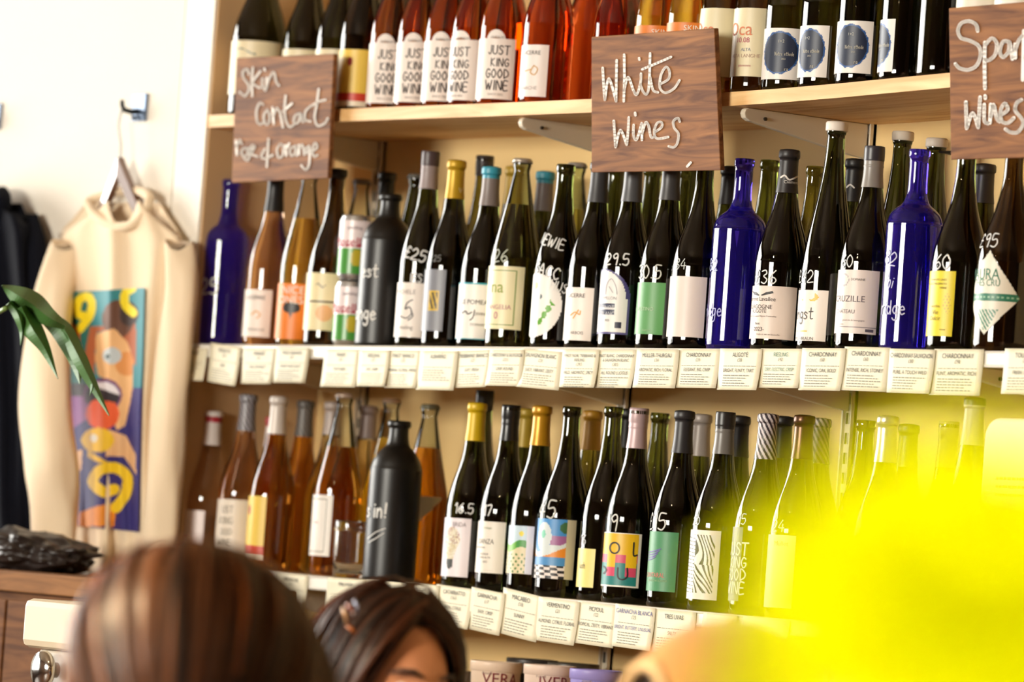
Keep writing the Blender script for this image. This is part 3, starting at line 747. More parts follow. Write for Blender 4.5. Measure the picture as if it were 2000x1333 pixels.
# ---------------- middle shelf, second row
BY = .185
def back(row, kind, x, y, R, g, lab, cap=None, Y=BY, **kw):
    b = bottle(row, kind, x, y, R, g, Y=Y, label=lab, **kw)
    if cap: 
        b.capstyle = cap[4] if len(cap) > 4 else None; b.bandw = .065
        capsule(b, cap[0], cap[1], cap[2] if len(cap) > 2 else 'foil', .42, .1, cap[3] if len(cap) > 3 else None)
    return b
back('M', 'crown', 707, 352, .041, 'gold', 'clear capped bottle in the second row behind the stacked cans', (.1, (120,112,104), 'crowncap'), fill=.72)
back('M', 'burgundy', 757, 338, .0405, 'olive', 'olive bottle with black top behind the stoneware bottle, middle shelf', (.12, (24,24,24)))
back('M', 'crown', 815, 342, .0405, 'dark', 'dark bottle mostly hidden behind the mauve capped one', (.1, (90,88,80), 'crowncap'))
back('M', 'burgundy', 948, 305, .0405, 'olive', 'olive bottle with dark brown cap behind the turquoise capped one', (.085, (62,54,50), 'screw'))
back('M', 'burgundy', 1006, 326, .0405, 'dark', 'second row bottle with yellow capsule behind the crown capped greenish one', (.2, (180,146,40)))
back('M', 'burgundy', 1066, 336, .0405, 'dark', 'second row bottle with turquoise capsule left of the leaf label bottle', (.215, (110,100,98), 'foil', (52,140,160), 'topband'))
back('M', 'crown', 1128, 320, .041, 'palegreen', 'crown capped green bottle behind the leaf label bottle', (.1, (150,142,132), 'crowncap'), fill=.75, neck='greenish')
for x, y, n in ((1205, 322, 'first'), (1276, 326, 'second'), (1345, 332, 'third')):
    back('M', 'burgundy', x, y, .0405, 'dark', '%s of three bare dark second row necks below the white wines board' % n)
back('M', 'burgundy', 1428, 326, .0405, 'dark', 'second row dark bottle left behind the right of centre blue bottle', (.2, (40,36,34)))
back('M', 'burgundy', 1504, 314, .0405, 'green', 'bare dark green neck between blue bottle and winged capsule')
back('M', 'burgundy', 1594, 326, .0405, 'olive', 'bare dark neck between winged capsule and tall white stopper')
b = back('M', 'burgundy', 1672, 312, .0405, 'dark', 'second row black capsule with white wing behind the silver grey capsule', (.215, (32,30,30)))
wrap_strokes(b, 'emblem', [[(1655,366),(1661,361),(1668,367)]], 3, (220,216,208))
back('M', 'flute', 1764, 264, .0405, 'dark', 'tall second row bottle with white stopper left of the right blue bottle', (.1, (226,216,200), 'stopper'))
back('M', 'flute', 1830, 277, .0405, 'dark', 'tall second row bottle with white stopper right behind the blue bottle', (.1, (196,184,170), 'stopper'))
back('M', 'burgundy', 1846, 308, .0405, 'brown', 'brown second row bottle left of the yellow label bottle', Y=.11) if False else None
back('M', 'burgundy', 1925, 322, .0405, 'dark', 'second row dark bottle between the yellow label and the diamond label', (.2, (44,40,38)))

# ================================================================ LOWER SHELF, front row
b = bottle('L', 'burgundy', 419, 805, .040, 'rose', fill=.86, neck='rosy', label='rose bottle with white capsule and red band at the lower shelf left end')
b.capstyle = 'midband'; b.bandw = .035; capsule(b, .22, (232,222,216), 'foil', .4, 0, (186,44,60)); label_mesh(b, (None, 396, 998, 1120), rgb=(240, 226, 224))
wrap_text(b, [('rosato', 366, 1048, 6, (220,120,140), 'r')])
b = bottle('L', 'burgundy', 486, 772, .0415, 'rose', fill=.86, neck='rosy', label='rose bottle with grey striped capsule and white scrawled label')
b.capstyle = 'stripe'; b.bandw = .05; capsule(b, .21, (64,62,68), 'foil', .35, .2, (176,172,178)); label_mesh(b, (None, 484, 978, 1110), rgb=(234, 222, 206))
wrap_text(b, [('UST', 456, 996, 13, (90,84,76), 'r', 'h'), ('KING', 454, 1018, 13, (110,104,90), 'r', 'h'), ('OOD', 452, 1040, 13, (110,104,90), 'r', 'h'), ('WINE', 450, 1062, 13, (110,104,90), 'r', 'h')])
b = bottle('L', 'burgundy', 546, 775, .041, 'amber', fill=.78, neck='rosy', label='amber bottle with white capsule and yellow label with red band')
capsule(b, .215, (226,216,208), 'foil', .4, .1); label_mesh(b, (None, 517, 970, 1098), art=art_yellow_red)
b = bottle('L', 'crown', 674, 770, .0425, 'amber', Y=.10, fill=.72, neck='clear', label='crown capped amber bottle with narrow framed white label')
capsule(b, .1, (214,196,180), 'crowncap', .35, .4); label_mesh(b, (None, 647, 968, 1088), art=art_frame_grey, a0=-64)
wrap_text(b, [('vino', 622, 1020, 6, (200,150,150), 'r')])
b = bottle('L', 'stone', 781, 823, .0455, 'black', label='matt black stoneware bottle with chalked exclamation mark, lower shelf')
wrap_text(b, [('skin!', 754, 998, 28, CHALK, 'r', 'hb')], 'handwriting'); wrap_strokes(b, 'handwriting', [[(720,1052),(735,1040),(753,1033)],[(722,1060),(738,1050),(750,1042)]], 1.6, CHALK)
b = bottle('L', 'crown', 841, 792, .0425, 'amber', Y=.165, fill=.76, neck='clear', label='crown capped amber bottle with slanting diamond label behind the stoneware')
capsule(b, .1, (110,106,84), 'crowncap', .4, .3); label_mesh(b, (None, 858, 972, 1085), rgb=(244, 232, 200), res=(48, 40), mask=lambda u, v: (u-.30) < v*.72)
b = bottle('L', 'burgundy', 933, 788, .0405, 'dark', label='dark bottle with yellow capsule and light bulb label, chalked 16.5')
capsule(b, .205, (214, 178, 18), 'foil', .42, .1); label_mesh(b, (None, 917, 1014, 1129), art=art_bulb, a0=-62)
wrap_text(b, [('16.5', 924, 995, 19, CHALK, 'r', 'hb')], 'handwriting'); wrap_text(b, [('BRIDA', 911, 1026, 9, (140,128,132), 'r', 'n')])
b = bottle('L', 'burgundy', 999, 793, .0405, 'dark', label='dark bottle with black capsule and plain white label')
b.capstyle = 'midband'; b.bandw = .085; capsule(b, .19, (26,25,26), 'screw', .3, .1); label_mesh(b, (None, 985, 1021, 1122), rgb=(236, 228, 214))
wrap_text(b, [('17', 960, 998, 20, CHALK, 'r', 'hb')], 'handwriting'); wrap_text(b, [('DANZA', 965, 1059, 10, (110,104,96), 'r', 'n'), ('bodegas', 961, 1032, 4, (130,150,120), 'r'), ('GARNACHA', 948, 1070, 4, GREY, 'r'), ('BLANCA', 954, 1083, 4, GREY, 'r'), ('TERRA ALTA', 958, 1090, 3.6, GREY, 'r'), ('2022', 952, 1098, 4, GREY, 'r'), ('-----------', 962, 1115, 4, (170,160,150), 'r')])
b = bottle('L', 'burgundy', 1060, 794, .0405, 'dark', label='dark bottle with gold capsule and vineyard landscape label')
capsule(b, .21, (196, 142, 26), 'foil', .35, .3); label_mesh(b, (None, 1041, 1029, 1123), art=art_vineyard, a0=-60)
b = bottle('L', 'burgundy', 1118, 795, .0425, 'dark', label='bare dark bottle with blue dunes and chequerboard label')
label_mesh(b, (None, 1122, 1017, 1134), art=art_dunes, a0=-60); wrap_text(b, [('45', 1085, 996, 34, (206,206,196), 'r', 'h')], 'handwriting')
b = bottle('L', 'burgundy', 1199, 796, .0405, 'green', Y=.072, label='bare green bottle with small pale yellow label')
label_mesh(b, (None, 1161, 1073, 1149), rgb=(238, 222, 136), a0=-50); wrap_text(b, [('16', 1145, 1055, 18, (190,190,186), 'r', 'h')], 'handwriting'); wrap_text(b, [('blush', 1143, 1105, 12, (70,60,70), 'r', 'hn')])
b = bottle('L', 'burgundy', 1249, 799, .0415, 'dark', label='dark bottle with pink screw cap and yellow, pink and teal label')
capsule(b, .205, (196, 170, 172), 'screw', .4, .15); label_mesh(b, (None, 1250, 1044, 1150), art=art_volu, a0=-66, res=(72, 72))
wrap_text(b, [('19', 1206, 1022, 32, (216,216,206), 'r', 'h')], 'handwriting')
wrap_strokes(b, 'lettering', [[(1201+9*math.cos(q*math.pi/8), 1071+10.5*math.sin(q*math.pi/8)) for q in range(17)], [(1238,1061),(1237,1085),(1244,1085)], [(1207,1110),(1207,1128),(1216,1133),(1225,1127),(1225,1111)], [(1180,1107),(1185,1114),(1180,1121)], [(1176,1057),(1173,1064)]], 3.0, (28,26,30))
b = bottle('L', 'burgundy', 1338, 804, .0415, 'dark', label='dark bottle with matt black capsule and green winged label')
cap_dark(b, .215, (44, 42, 44)); label_mesh(b, (None, 1322, 1041, 1158), rgb=(78, 146, 100))
wrap_text(b, [('£15', 1300, 1020, 32, (220,220,214), 'r', 'h')], 'handwriting')
wrap_strokes(b, 'emblem', [[(1259,1080),(1275,1078),(1291,1073)],[(1259,1085),(1275,1083),(1288,1077)],[(1259,1090),(1274,1088),(1285,1082)],[(1260,1094),(1270,1094),(1281,1088)]], 2.2, (104,84,160)); wrap_text(b, [('CANTARAL', 1298, 1125, 9, (222,120,110), 'r', 'n'), ('GARNACHA BLANCA', 1303, 1136, 4.5, (150,180,130), 'r', 'n')])
b = bottle('L', 'burgundy', 1418, 806, .0415, 'dark', label='dark bottle with ribbed black cap and black line drawing label')
b.capstyle = 'topband'; b.bandw = .085; capsule(b, .21, (116,112,106), 'screw', .35, .2, (36,33,32)); label_mesh(b, (None, 1404, 1038, 1174), art=art_lines, a0=-48, res=(120, 130))
wrap_text(b, [('20', 1367, 1018, 16, CHALK, 'r', 'h')], 'handwriting')
b = bottle('L', 'burgundy', 1501, 810, .0425, 'green', label='green bottle with black and white striped capsule, grey scrawled lettering')
b.capstyle = 'stripe'; b.bandw = .05; capsule(b, .225, (52,40,48), 'foil', .45, 0, (214,204,206))
wrap_text(b, [('15', 1457, 1015, 20, CHALK, 'r', 'h')], 'handwriting')
label_mesh(b, (None, 1447, 1030, 1175), rgb=(118, 122, 128), a0=-30)
wrap_text(b, [('JUST', 1462, 1074, 24, (226,226,222), 'r', 'hb'), ('KING', 1457, 1100, 20, (226,226,222), 'r', 'hb'), ('GOOD', 1455, 1124, 22, (226,226,222), 'r', 'hb'), ('WINE', 1453, 1150, 22, (226,226,222), 'r', 'hb')])
b = bottle('L', 'burgundy', 1572, 812, .0425, 'brown', label='bronze necked bottle with tall cream label at the yellow blur')
label_mesh(b, (None, 1550, 1047, 1190), rgb=(240, 232, 206), a0=-52); wrap_text(b, [('Mullet', 1540, 1063, 9, (140,130,110), 'r')]); wrap_text(b, [('24', 1532, 1028, 22, CHALK, 'r', 'h')], 'handwriting')
capsule(b, .215, (86, 52, 24), 'foil', .3, .5)
b = bottle('L', 'burgundy', 1735, 813, .042, 'green', label='bottle with shiny silver capsule right of the slotted upright')
capsule(b, .22, (206, 196, 180), 'foil', .3, .7)
b = bottle('L', 'flute', 1905, 777, .042, 'green', label='tall bottle with grey capsule and dark tip near the cream carton')
b.capstyle = 'topband'; b.bandw = .03; capsule(b, .20, (176,168,142), 'foil', .45, 0, (58,52,40))
# ---------------- lower shelf, second row
back('L', 'burgundy', 530, 816, .040, 'rose', 'second row rose bottle with red tipped capsule, lower shelf left', (.2, (214,200,196), 'foil', (190,60,70), 'topband'), fill=.8, neck='rosy')
back('L', 'burgundy', 598, 784, .0405, 'amber', 'second row amber bottle with grey striped capsule', (.21, (64,62,62), 'foil', (140,132,124), 'stripe'), fill=.8)
back('L', 'burgundy', 652, 786, .0405, 'pale', 'second row pale bottle with off white capsule left of the crown cap', (.19, (190,176,168)), fill=.8, Y=.15)
back('L', 'burgundy', 722, 794, .0405, 'pale', 'second row pale gold bottle with lilac grey capsule', (.19, (150,134,130)), fill=.8, Y=.235)
back('L', 'crown', 766, 780, .041, 'yellow', 'second row crown capped golden bottle behind the stoneware', (.1, (190,160,130), 'crowncap'), fill=.78, Y=.165)
back('L', 'burgundy', 948, 764, .0405, 'dark', 'second row dark bottle with black cap behind the yellow capsule', (.08, (24,24,24), 'screw'))
back('L', 'burgundy', 1030, 800, .0405, 'dark', 'second row dark bottle with mustard capsule behind the ribbed black capsule', (.21, (168,140,40)), Y=.16)
back('L', 'burgundy', 1054, 776, .0405, 'dark', 'second row dark bottle with black cap behind the gold capsule', (.08, (24,24,24), 'screw'), Y=.235) if False else None
back('L', 'burgundy', 1159, 803, .0405, 'olive', 'second row olive bottle with gold capsule left of the bare green one', (.21, (176,128,32)))
back('L', 'burgundy', 1228, 800, .0405, 'dark', 'second row dark bottle behind the pink screw cap', (.2, (30,28,26)))
back('L', 'burgundy', 1290, 807, .0405, 'green', 'second row bare green bottle between pink cap and black capsule')
back('L', 'burgundy', 1372, 811, .0405, 'green', 'second row green bottle with pale capsule behind the black capsule', (.215, (166,156,148)))
back('L', 'burgundy', 1447, 813, .0405, 'dark', 'second row dark bottle with black capsule behind the ribbed cap', (.21, (34,31,30)))
back('L', 'burgundy', 1531, 815, .0405, 'dark', 'second row dark bottle between striped capsule and bronze neck', (.21, (30,27,24)))
back('L', 'burgundy', 1604, 819, .0405, 'green', 'second row bottle with striped capsule behind the bronze neck', (.225, (52,40,44), 'foil', (176,160,150), 'stripe'))
back('L', 'burgundy', 1692, 822, .0405, 'olive', 'second row bare olive bottle right of the slotted upright')
back('L', 'burgundy', 1776, 830, .0405, 'olive', 'second row olive bottle with dark capsule right of the silver one', (.21, (70,62,40)))
back('L', 'burgundy', 1854, 825, .0405, 'olive', 'second row bottle with gold screw cap left of the tall grey one', (.22, (206,184,120), 'screw'))
# glass tumbler in front of the amber bottle
P = on_Y(683, 1122, .04)
t = empty('glass_tumbler', (P.x, .04, z_low(P.x)), 'empty clear glass tumbler beside the stoneware bottle on the lower shelf', 'glass')
pr = [(0,0),(.028,0),(.0305,.003),(.031,.03),(.032,.085),(.0325,.098),(.0318,.1),(.0306,.098),(.030,.085),(.029,.03),(.028,.012),(0,.010)]
V, Fc = lathe(pr, 40); mk('glass', V, Fc, glass((.97, .98, .97)), t)
V, Fc = lathe([(.0322,.082),(.0336,.083),(.0336,.087),(.0324,.088)], 40); mk('rim_band', V, Fc, glass((.97,.98,.97)), t)

# ================================================================ UPPER SHELF (tops are above the picture)
def ub(x, y, R, g, lab, kind='burgundy', H=.31, Y=.055, **kw): return bottle('U', kind, x, y, R, g, Y=Y, label=lab, base=True, H=H, **kw)
b = ub(497, 218, .050, 'dark', 'fat dark bottle with cream label behind the skin contact board', H=.33)
label_mesh(b, (None, 545, 84, 190), art=art_cream_curl)
capsule(b, .2, (30,28,28), 'foil', .4, 0)
for x, lab, Y in ((590, 'dark bottle with cream label second from left on the upper shelf', .085), (655, 'dark bottle third from left on the upper shelf above the board', .075)):
    b = ub(x, 216, .0425, 'dark', lab, Y=Y); capsule(b, .2, (30,28,28), 'foil', .4, 0); xx = proj((b.X, b.Y, b.z0+.1))[0]; label_mesh(b, (None, xx+22, 98, 195), art=art_cream_curl)
b = ub(700, 212, .0405, 'brown', 'dark amber bottle with yellow and red label left of the scrawled labels', Y=.055); capsule(b, .2, (60,40,30), 'foil', .4, 0); label_mesh(b, (None, 722, 98, 210), art=art_yellow_red, a0=-40)
for k, (x, n) in enumerate(((759, 'first'), (813, 'second'), (867, 'third'), (919, 'fourth'), (975, 'fifth'))):
    b = ub(x, 208-k*1.6, .0405, 'deep', '%s from left of the five orange wine bottles with tall scrawled labels' % n, fill=.86, neck='rosy')
    dy = -k*2.2; x0 = proj((b.X, b.Y, b.z0+.06))[0]
    label_mesh(b, (None, x0+24-(6 if k == 3 else 0), 86+dy, 205+dy), rgb=(238, 226, 216), a0=-46)
    q = -22 if k == 3 else 0
    # the round tab at the top of the label
    wrap_poly(b, 'label_tab', [(x0-14+(q*.6)+18*math.cos(t*math.pi/12)+4, 88+dy-22*math.sin(t*math.pi/12)) for t in range(13)], (236, 226, 218), .0008)
    wrap_text(b, [('JUST', x0+16+q, 108+dy, 17, (60,54,54), 'r', 'hb'), ('KING', x0+13+q, 132+dy, 15, (60,54,54), 'r', 'hb'), ('GOOD', x0+12+q, 154+dy, 17, (60,54,54), 'r', 'hb'), ('WINE', x0+11+q, 177+dy, 18, (60,54,54), 'r', 'hb'), ('SEACH 2022', x0+2+q, 194+dy, 4, GREY, 'r'), ('GUTZLER', x0+6+q*.6, 82+dy, 4.5, GREY, 'r')])
    capsule(b, .2, (60,58,62), 'foil', .4, .1)
b = ub(1062, 197, .0425, 'deepred', 'deep orange bottle with small white label right of the scrawled labels', fill=.86, neck='rosy')
capsule(b, .2, (40,36,36), 'foil', .4, 0)
label_mesh(b, (None, 1069, 88, 190), rgb=(240, 230, 224)); wrap_text(b, [('LUCERRE', 1056, 103, 8, K, 'r'), ('GRENACHE', 1048, 172, 7, (170,160,156), 'r')]); wrap_strokes(b, 'drawing', [[(1043,128),(1050,135),(1044,146),(1036,141),(1043,128)],[(1036,136),(1026,139)]], 2.2, (206,160,90))
for x, Y, n in ((1140, .15, 'left'), (1198, .10, 'middle'), (1240, .185, 'right')):
    b = ub(x, 204, .0415, 'deepred', '%s of three dark orange bottles in shade left of the white wines board' % n, Y=Y, fill=.86, neck='rosy'); capsule(b, .2, (40,36,36), 'foil', .4, 0)
for x, n in ((1282, 'left'), (1345, 'right')):
    b = ub(x, 190, .0425, 'yellow', '%s of two golden bottles with orange labels above the white wines board' % n, fill=.86); capsule(b, .2, (190,150,60), 'foil', .4, 0)
    xx = proj((b.X, b.Y, b.z0+.1))[0]; label_mesh(b, (None, xx+26, 52 if n == 'left' else 46, 175), rgb=(226, 128, 46)); wrap_text(b, [('SKIN', xx+14, 64 if n == 'left' else 56, 11, (244,236,222), 'r')])
for x, n, xr in ((1408, 'left', 1434), (1475, 'right', 1502)):
    b = ub(x, 181 if n == 'left' else 176, .041, 'brown', '%s of two brown bottles with beige label right of the white wines board' % n); capsule(b, .2, (60,40,30), 'foil', .4, 0)
    label_mesh(b, (None, xr, 17, 152), rgb=(228, 216, 178), a0=-70); d = 0 if n == 'left' else 0
    wrap_text(b, [('Oca', x-12 if n == 'left' else 1470, 56, 26, (216,130,90), 'r'), ('10.08', x-18 if n == 'left' else 1464, 78, 10, (190,90,110), 'r'), ('ALTA', x-16 if n == 'left' else 1466, 97, 6, (120,130,150), 'r'), ('ALTA LANGHE', x-2 if n == 'left' else 1484, 110, 7, (190,160,140), 'r'), ('piemonte', x-16 if n == 'left' else 1466, 128, 5, (200,130,130), 'r')])
for x, xr, yt, yb, y, n in ((1537, 1567, 57, 158, 173, 'first'), (1608, 1617, 50, 152, 166, 'second'), (1681, 1703, 42, 145, 160, 'third'), (1766, 1746, 37, 140, 152, 'fourth')):
    b = ub(x, y, .041, 'dark', '%s from left of the dark bottles with a blue disc label, upper shelf' % n); capsule(b, .2, (30,28,30), 'foil', .4, 0)
    label_mesh(b, (None, xr, yt, yb), art=art_blue_dot, a0=-52 if n != 'fourth' else -100, res=(64, 72)); m = (yt+yb)/2; xe = xr-(17 if n != 'fourth' else 9)
    wrap_text(b, [('Notre methode', xe, m-1, 7, (226,220,200), 'r', 'hn'), ('Vrac', xe-10, m+28, 7, (226,220,200), 'r', 'h'), ('2022', xe-16, m+8, 3, (200,196,180), 'r'), ('1+2', xe-18, m-27, 6, (200,200,190), 'r', '')])
for x, n, lab in ((1842, 'a', 'dark bottle right of the blue disc labels on the upper shelf'), (1915, 'b', 'dark bottle behind the sparkling wines board, left one'), (1990, 'c', 'dark bottle behind the sparkling wines board, right one')):
    b = ub(x, 146, .0425, 'dark', lab, Y=.055); capsule(b, .2, (30,28,30), 'foil', .4, 0)
    if n == 'b': label_mesh(b, (None, 1948, -60, 60), rgb=(232,222,204))
    if n == 'c': label_mesh(b, (None, 2010, -60, 60), rgb=(238,230,216))
for k, (x, lab) in enumerate(((1640, 'dark second row bottle behind the second blue disc label'), (1720, 'dark second row bottle between third and fourth blue disc labels'), (1815, 'dark second row bottle right of the fourth blue disc label'))):
    b = ub(x+40, 168-8*k, .0405, 'dark', lab, Y=.175); capsule(b, .2, (30,28,30), 'foil', .4, 0)
for k, (x, lab) in enumerate(((700, 'dark second row bottle above the right edge of the skin contact board'), (830, 'orange second row bottle behind the second scrawled label'), (945, 'orange second row bottle behind the fourth scrawled label'))):
    b = ub(x+30, 215, .0405, 'dark' if k == 0 else 'deepred', lab, Y=.18); capsule(b, .2, (30,28,30), 'foil', .4, 0)

# ================================================================ SIGN BOARDS
WALNUT = wood((98, 60, 36), (158, 106, 62), 'X', 9., .62, .14)
def sign(corners, yt, yb, org, sc, strokes, w, label):
    (tl, tr, br, bl) = corners
    TL, TR = on_Y(*tl, yt), on_Y(*tr, yt); BR, BL = on_Y(*br, yb), on_Y(*bl, yb)
    n = (TR-BL).cross(TL-BR).normalized()
    if n.y > 0: n = -n
    c0 = (TL+TR+BL+BR)/4; T = .009
    root = empty('sign_board', (c0.x, c0.y, BL.z), label, 'sign', 'hand lettered wooden signs')
    o = Vector(root.location); f = [p-o for p in (BL, BR, TR, TL)]; V = f+[p-n*T for p in f]
    bd = mk('board', V, [(0,1,2,3),(7,6,5,4),(1,0,4,5),(2,1,5,6),(3,2,6,7),(0,3,7,4)], WALNUT, root, smooth=False)
    bv = bd.modifiers.new('bevel', 'BEVEL'); bv.width = .0012; bv.segments = 2
    m = MB()
    for pl in strokes:
        pts = [(org[0]+x/sc, org[1]+y/sc) for x, y in pl]
        v, fc = ribbon(curve_pl(pts, 5), w*(1.25 if len(pl) == 1 else 1))
        m.add([on_plane(x, y, c0, tuple(n))+n*.0016-o for x, y in v], fc)
    m.build('lettering', pm((244, 238, 230), .85, 0, .1, .06, 400.), bd)
sign([(462,113),(652,105),(640,348),(452,357)], -.026, -.019, (440,95), 5.03, [
 [(238,250),(222,205),(182,225),(185,285),(230,350),(238,410),(200,465),(150,430)], [(277,190),(268,320),(272,465)], [(350,228),(275,335),(345,385)], [(372,300),(372,370),(400,410)], [(392,200),(396,212)],
 [(415,290),(408,400)], [(410,395),(432,315),(472,238),(492,250),(505,320),(532,362)],
 [(378,548),(345,538),(315,610),(318,705),(345,745),(378,732)], [(420,600),(385,660),(398,738),(432,735),(442,660),(420,600)], [(470,580),(482,740)], [(482,660),(512,588),(548,645),(572,772)],
 [(600,465),(590,600),(602,705),(640,770),(692,738)], [(575,618),(662,540)], [(742,640),(695,660),(682,728),(722,728),(748,645),(762,718),(795,705)], [(850,562),(795,620),(792,698),(842,715)], [(925,400),(905,550),(885,680),(915,758),(985,735),(1012,690)], [(840,572),(920,525),(990,505)],
 [(112,905),(122,1045)], [(115,965),(148,900),(168,932)], [(200,980),(165,1010),(185,1060),(225,1040),(218,985),(200,980)], [(258,968),(225,1000),(250,1042),(225,1098),(190,1070)], [(265,1022),(296,965),(268,958),(260,1030),(320,1060)],
 [(432,890),(425,1000),(415,1160)], [(395,990),(360,1060),(400,1082),(470,1048)], [(550,940),(515,990),(530,1070),(570,1050),(575,960),(550,940)], [(600,950),(605,1050)], [(605,992),(636,935)], [(690,958),(645,990),(652,1050),(690,1030),(697,960),(708,1050)],
 [(730,950),(732,1040)], [(735,980),(765,948),(782,1040)], [(830,960),(792,990),(810,1030),(835,970),(832,1130),(800,1190),(755,1150)], [(862,1012),(910,972),(888,930),(862,1000),(878,1060),(910,1050)]], 4.6,
 'wooden board chalked Skin contact rose and orange')
sign([(1155,72),(1395,55),(1407,333),(1155,337)], -.040, -.016, (1140,45), 4.443, [
 [(172,390),(180,540),(190,668)], [(190,668),(225,482),(288,680)], [(288,680),(290,520),(293,322)], [(358,275),(360,480),(354,680)], [(356,590),(392,470),(440,590),(468,620),(500,520),(504,440)], [(498,530),(520,590),(552,618),(574,540),(583,265)], [(488,305),(490,318)],
 [(583,470),(608,580),(652,602)], [(515,402),(640,350),(765,295)], [(668,530),(740,490),(752,425),(722,382),(678,450),(668,560),(715,605),(790,570),(838,498)],
 [(268,850),(275,960),(283,1078)], [(283,1078),(325,930),(380,1058)], [(380,1058),(392,940),(398,820)], [(440,885),(440,980),(468,1010),(510,870)], [(453,780),(456,802)], [(510,875),(512,1015)], [(514,960),(545,862),(572,900),(590,990),(622,985)], [(620,950),(682,905),(682,862),(642,872),(618,950),(645,1003),(740,990)],
 [(840,855),(825,826),(786,852),(792,910),(828,960),(820,1040),(790,1078),(745,1070)], [(905,1245),(935,1212)]], 4.8, 'wooden board chalked White Wines')
sign([(1853,16),(2120,-6),(2134,305),(1857,312)], -.040, -.016, (1840,0), 4.1625, [
 [(296,252),(282,200),(225,172),(160,192),(136,250),(160,308),(230,330),(300,370),(320,440),(290,530),(220,568),(150,555),(115,520)], [(355,345),(352,520),(355,720)], [(360,362),(410,312),(450,350),(440,440),(392,488),(362,490)], [(552,340),(502,340),(476,420),(502,465),(546,420),(556,345),(578,480)], [(600,360),(602,470)], [(600,410),(630,330),(662,290)],
 [(672,250),(662,650)], [(770,380),(680,470),(780,560)], [(835,230),(828,480)], [(885,340),(885,480)], [(885,290),(887,298)], [(935,340),(935,480)], [(938,400),(970,340),(995,380),(1000,480)], [(1090,350),(1045,370),(1050,440),(1095,420),(1095,350),(1090,590),(1040,620)],
 [(200,830),(203,940),(206,1045)], [(206,1045),(255,920),(300,1038)], [(300,1038),(308,920),(316,790)], [(350,850),(350,980),(380,1005)], [(356,780),(358,800)], [(402,850),(396,1000)], [(402,950),(425,852),(450,960),(475,990)], [(480,940),(540,892),(516,842),(482,900),(492,985),(542,1000),(590,960)], [(652,812),(612,840),(602,900),(650,960),(665,1010),(622,1075),(562,1075),(522,1050)]], 7.0,
 'wooden board chalked Sparkling Wines at the right edge')

# ================================================================ PRICE CARDS
CARD = pm((228, 220, 192), .5, 0, .25, .02, 40.)
def rule_words(m, f, u0, u1, v, h, rnd):
    u = u0
    while u < u1-.02:
        w = rnd.uniform(.03, .10); w = min(w, u1-u); m.add([f(u, v), f(u+w, v), f(u+w, v+h), f(u, v+h)], [(0,1,2,3)]); u += w+.018
def card(xl, xr, yt, yb, zf, title, price, desc, label, ink=(92, 104, 96), tilt=0., y0=-.0075, curl=.004, skew=0., body=5, ink2=None):
    Yp = y0
    A = on_Y(xl, yt, Yp); Bp = on_Y(xr, yt, Yp); W = Bp.x-A.x
    s = F/proj(A)[2]; Hh = (yb-yt)/s
    root = empty('price_card', (A.x+W/2, Yp, A.z), label, 'price card', 'paper price cards on the shelf edges')
    rnd = random.Random(xl*7+yt)
    lift = rnd.uniform(-.4, 1.)*curl
    def f(u, v, off=0.):
        x = (u-.5)*W; z = -(1-v)*Hh+tilt*(u-.5)*Hh; d = 1-v
        y = -d*d*.004-lift*d*d*(2*u-1)-off-.003*math.sin(u*math.pi)*d*.6
        return (x+skew*d*W, y, z)
    n = 8; V = [f(i/n, j/n) for j in range(n+1) for i in range(n+1)]
    Fc = [(j*(n+1)+i, j*(n+1)+i+1, (j+1)*(n+1)+i+1, (j+1)*(n+1)+i) for j in range(n) for i in range(n)]
    o = mk('card', V, Fc, CARD, root); so = o.modifiers.new('thick', 'SOLIDIFY'); so.thickness = .0007; so.offset = -1
    m = MB(); m2 = MB()
    def line(t, v, h, tgt, maxw=.92):
        tv, tf, tw = text2d(t); k = h; wd = tw*k*Hh/W
        sx = min(1, maxw/wd) if wd > 0 else 1
        tgt.add([f(.5+(x-tw/2)*k*Hh/W*sx, v+y*k, .0012) for x, y in tv], tf)
    fo = lambda u, v: f(u, v, .0012)
    ts = title.split('|'); v = .80
    for t in ts: line(t, v, .105 if len(ts) == 1 else .08, m); v -= .115
    if price: line(price, v+.0, .085, m2); v -= .05
    v = min(v, .60); rule_words(m2, fo, .12, .90, v-.03, .012, rnd); v -= .05
    if desc: line(desc, v-.12, .085, m); v -= .15
    for q in range(body): v -= .062; rule_words(m2, fo, .14, rnd.uniform(.6, .88), v, .018, rnd)
    if m.V: m.build('lettering', pm(ink, .7), o)
    if m2.V: m2.build('small_print', pm(ink2 or (116, 114, 100), .7), o)
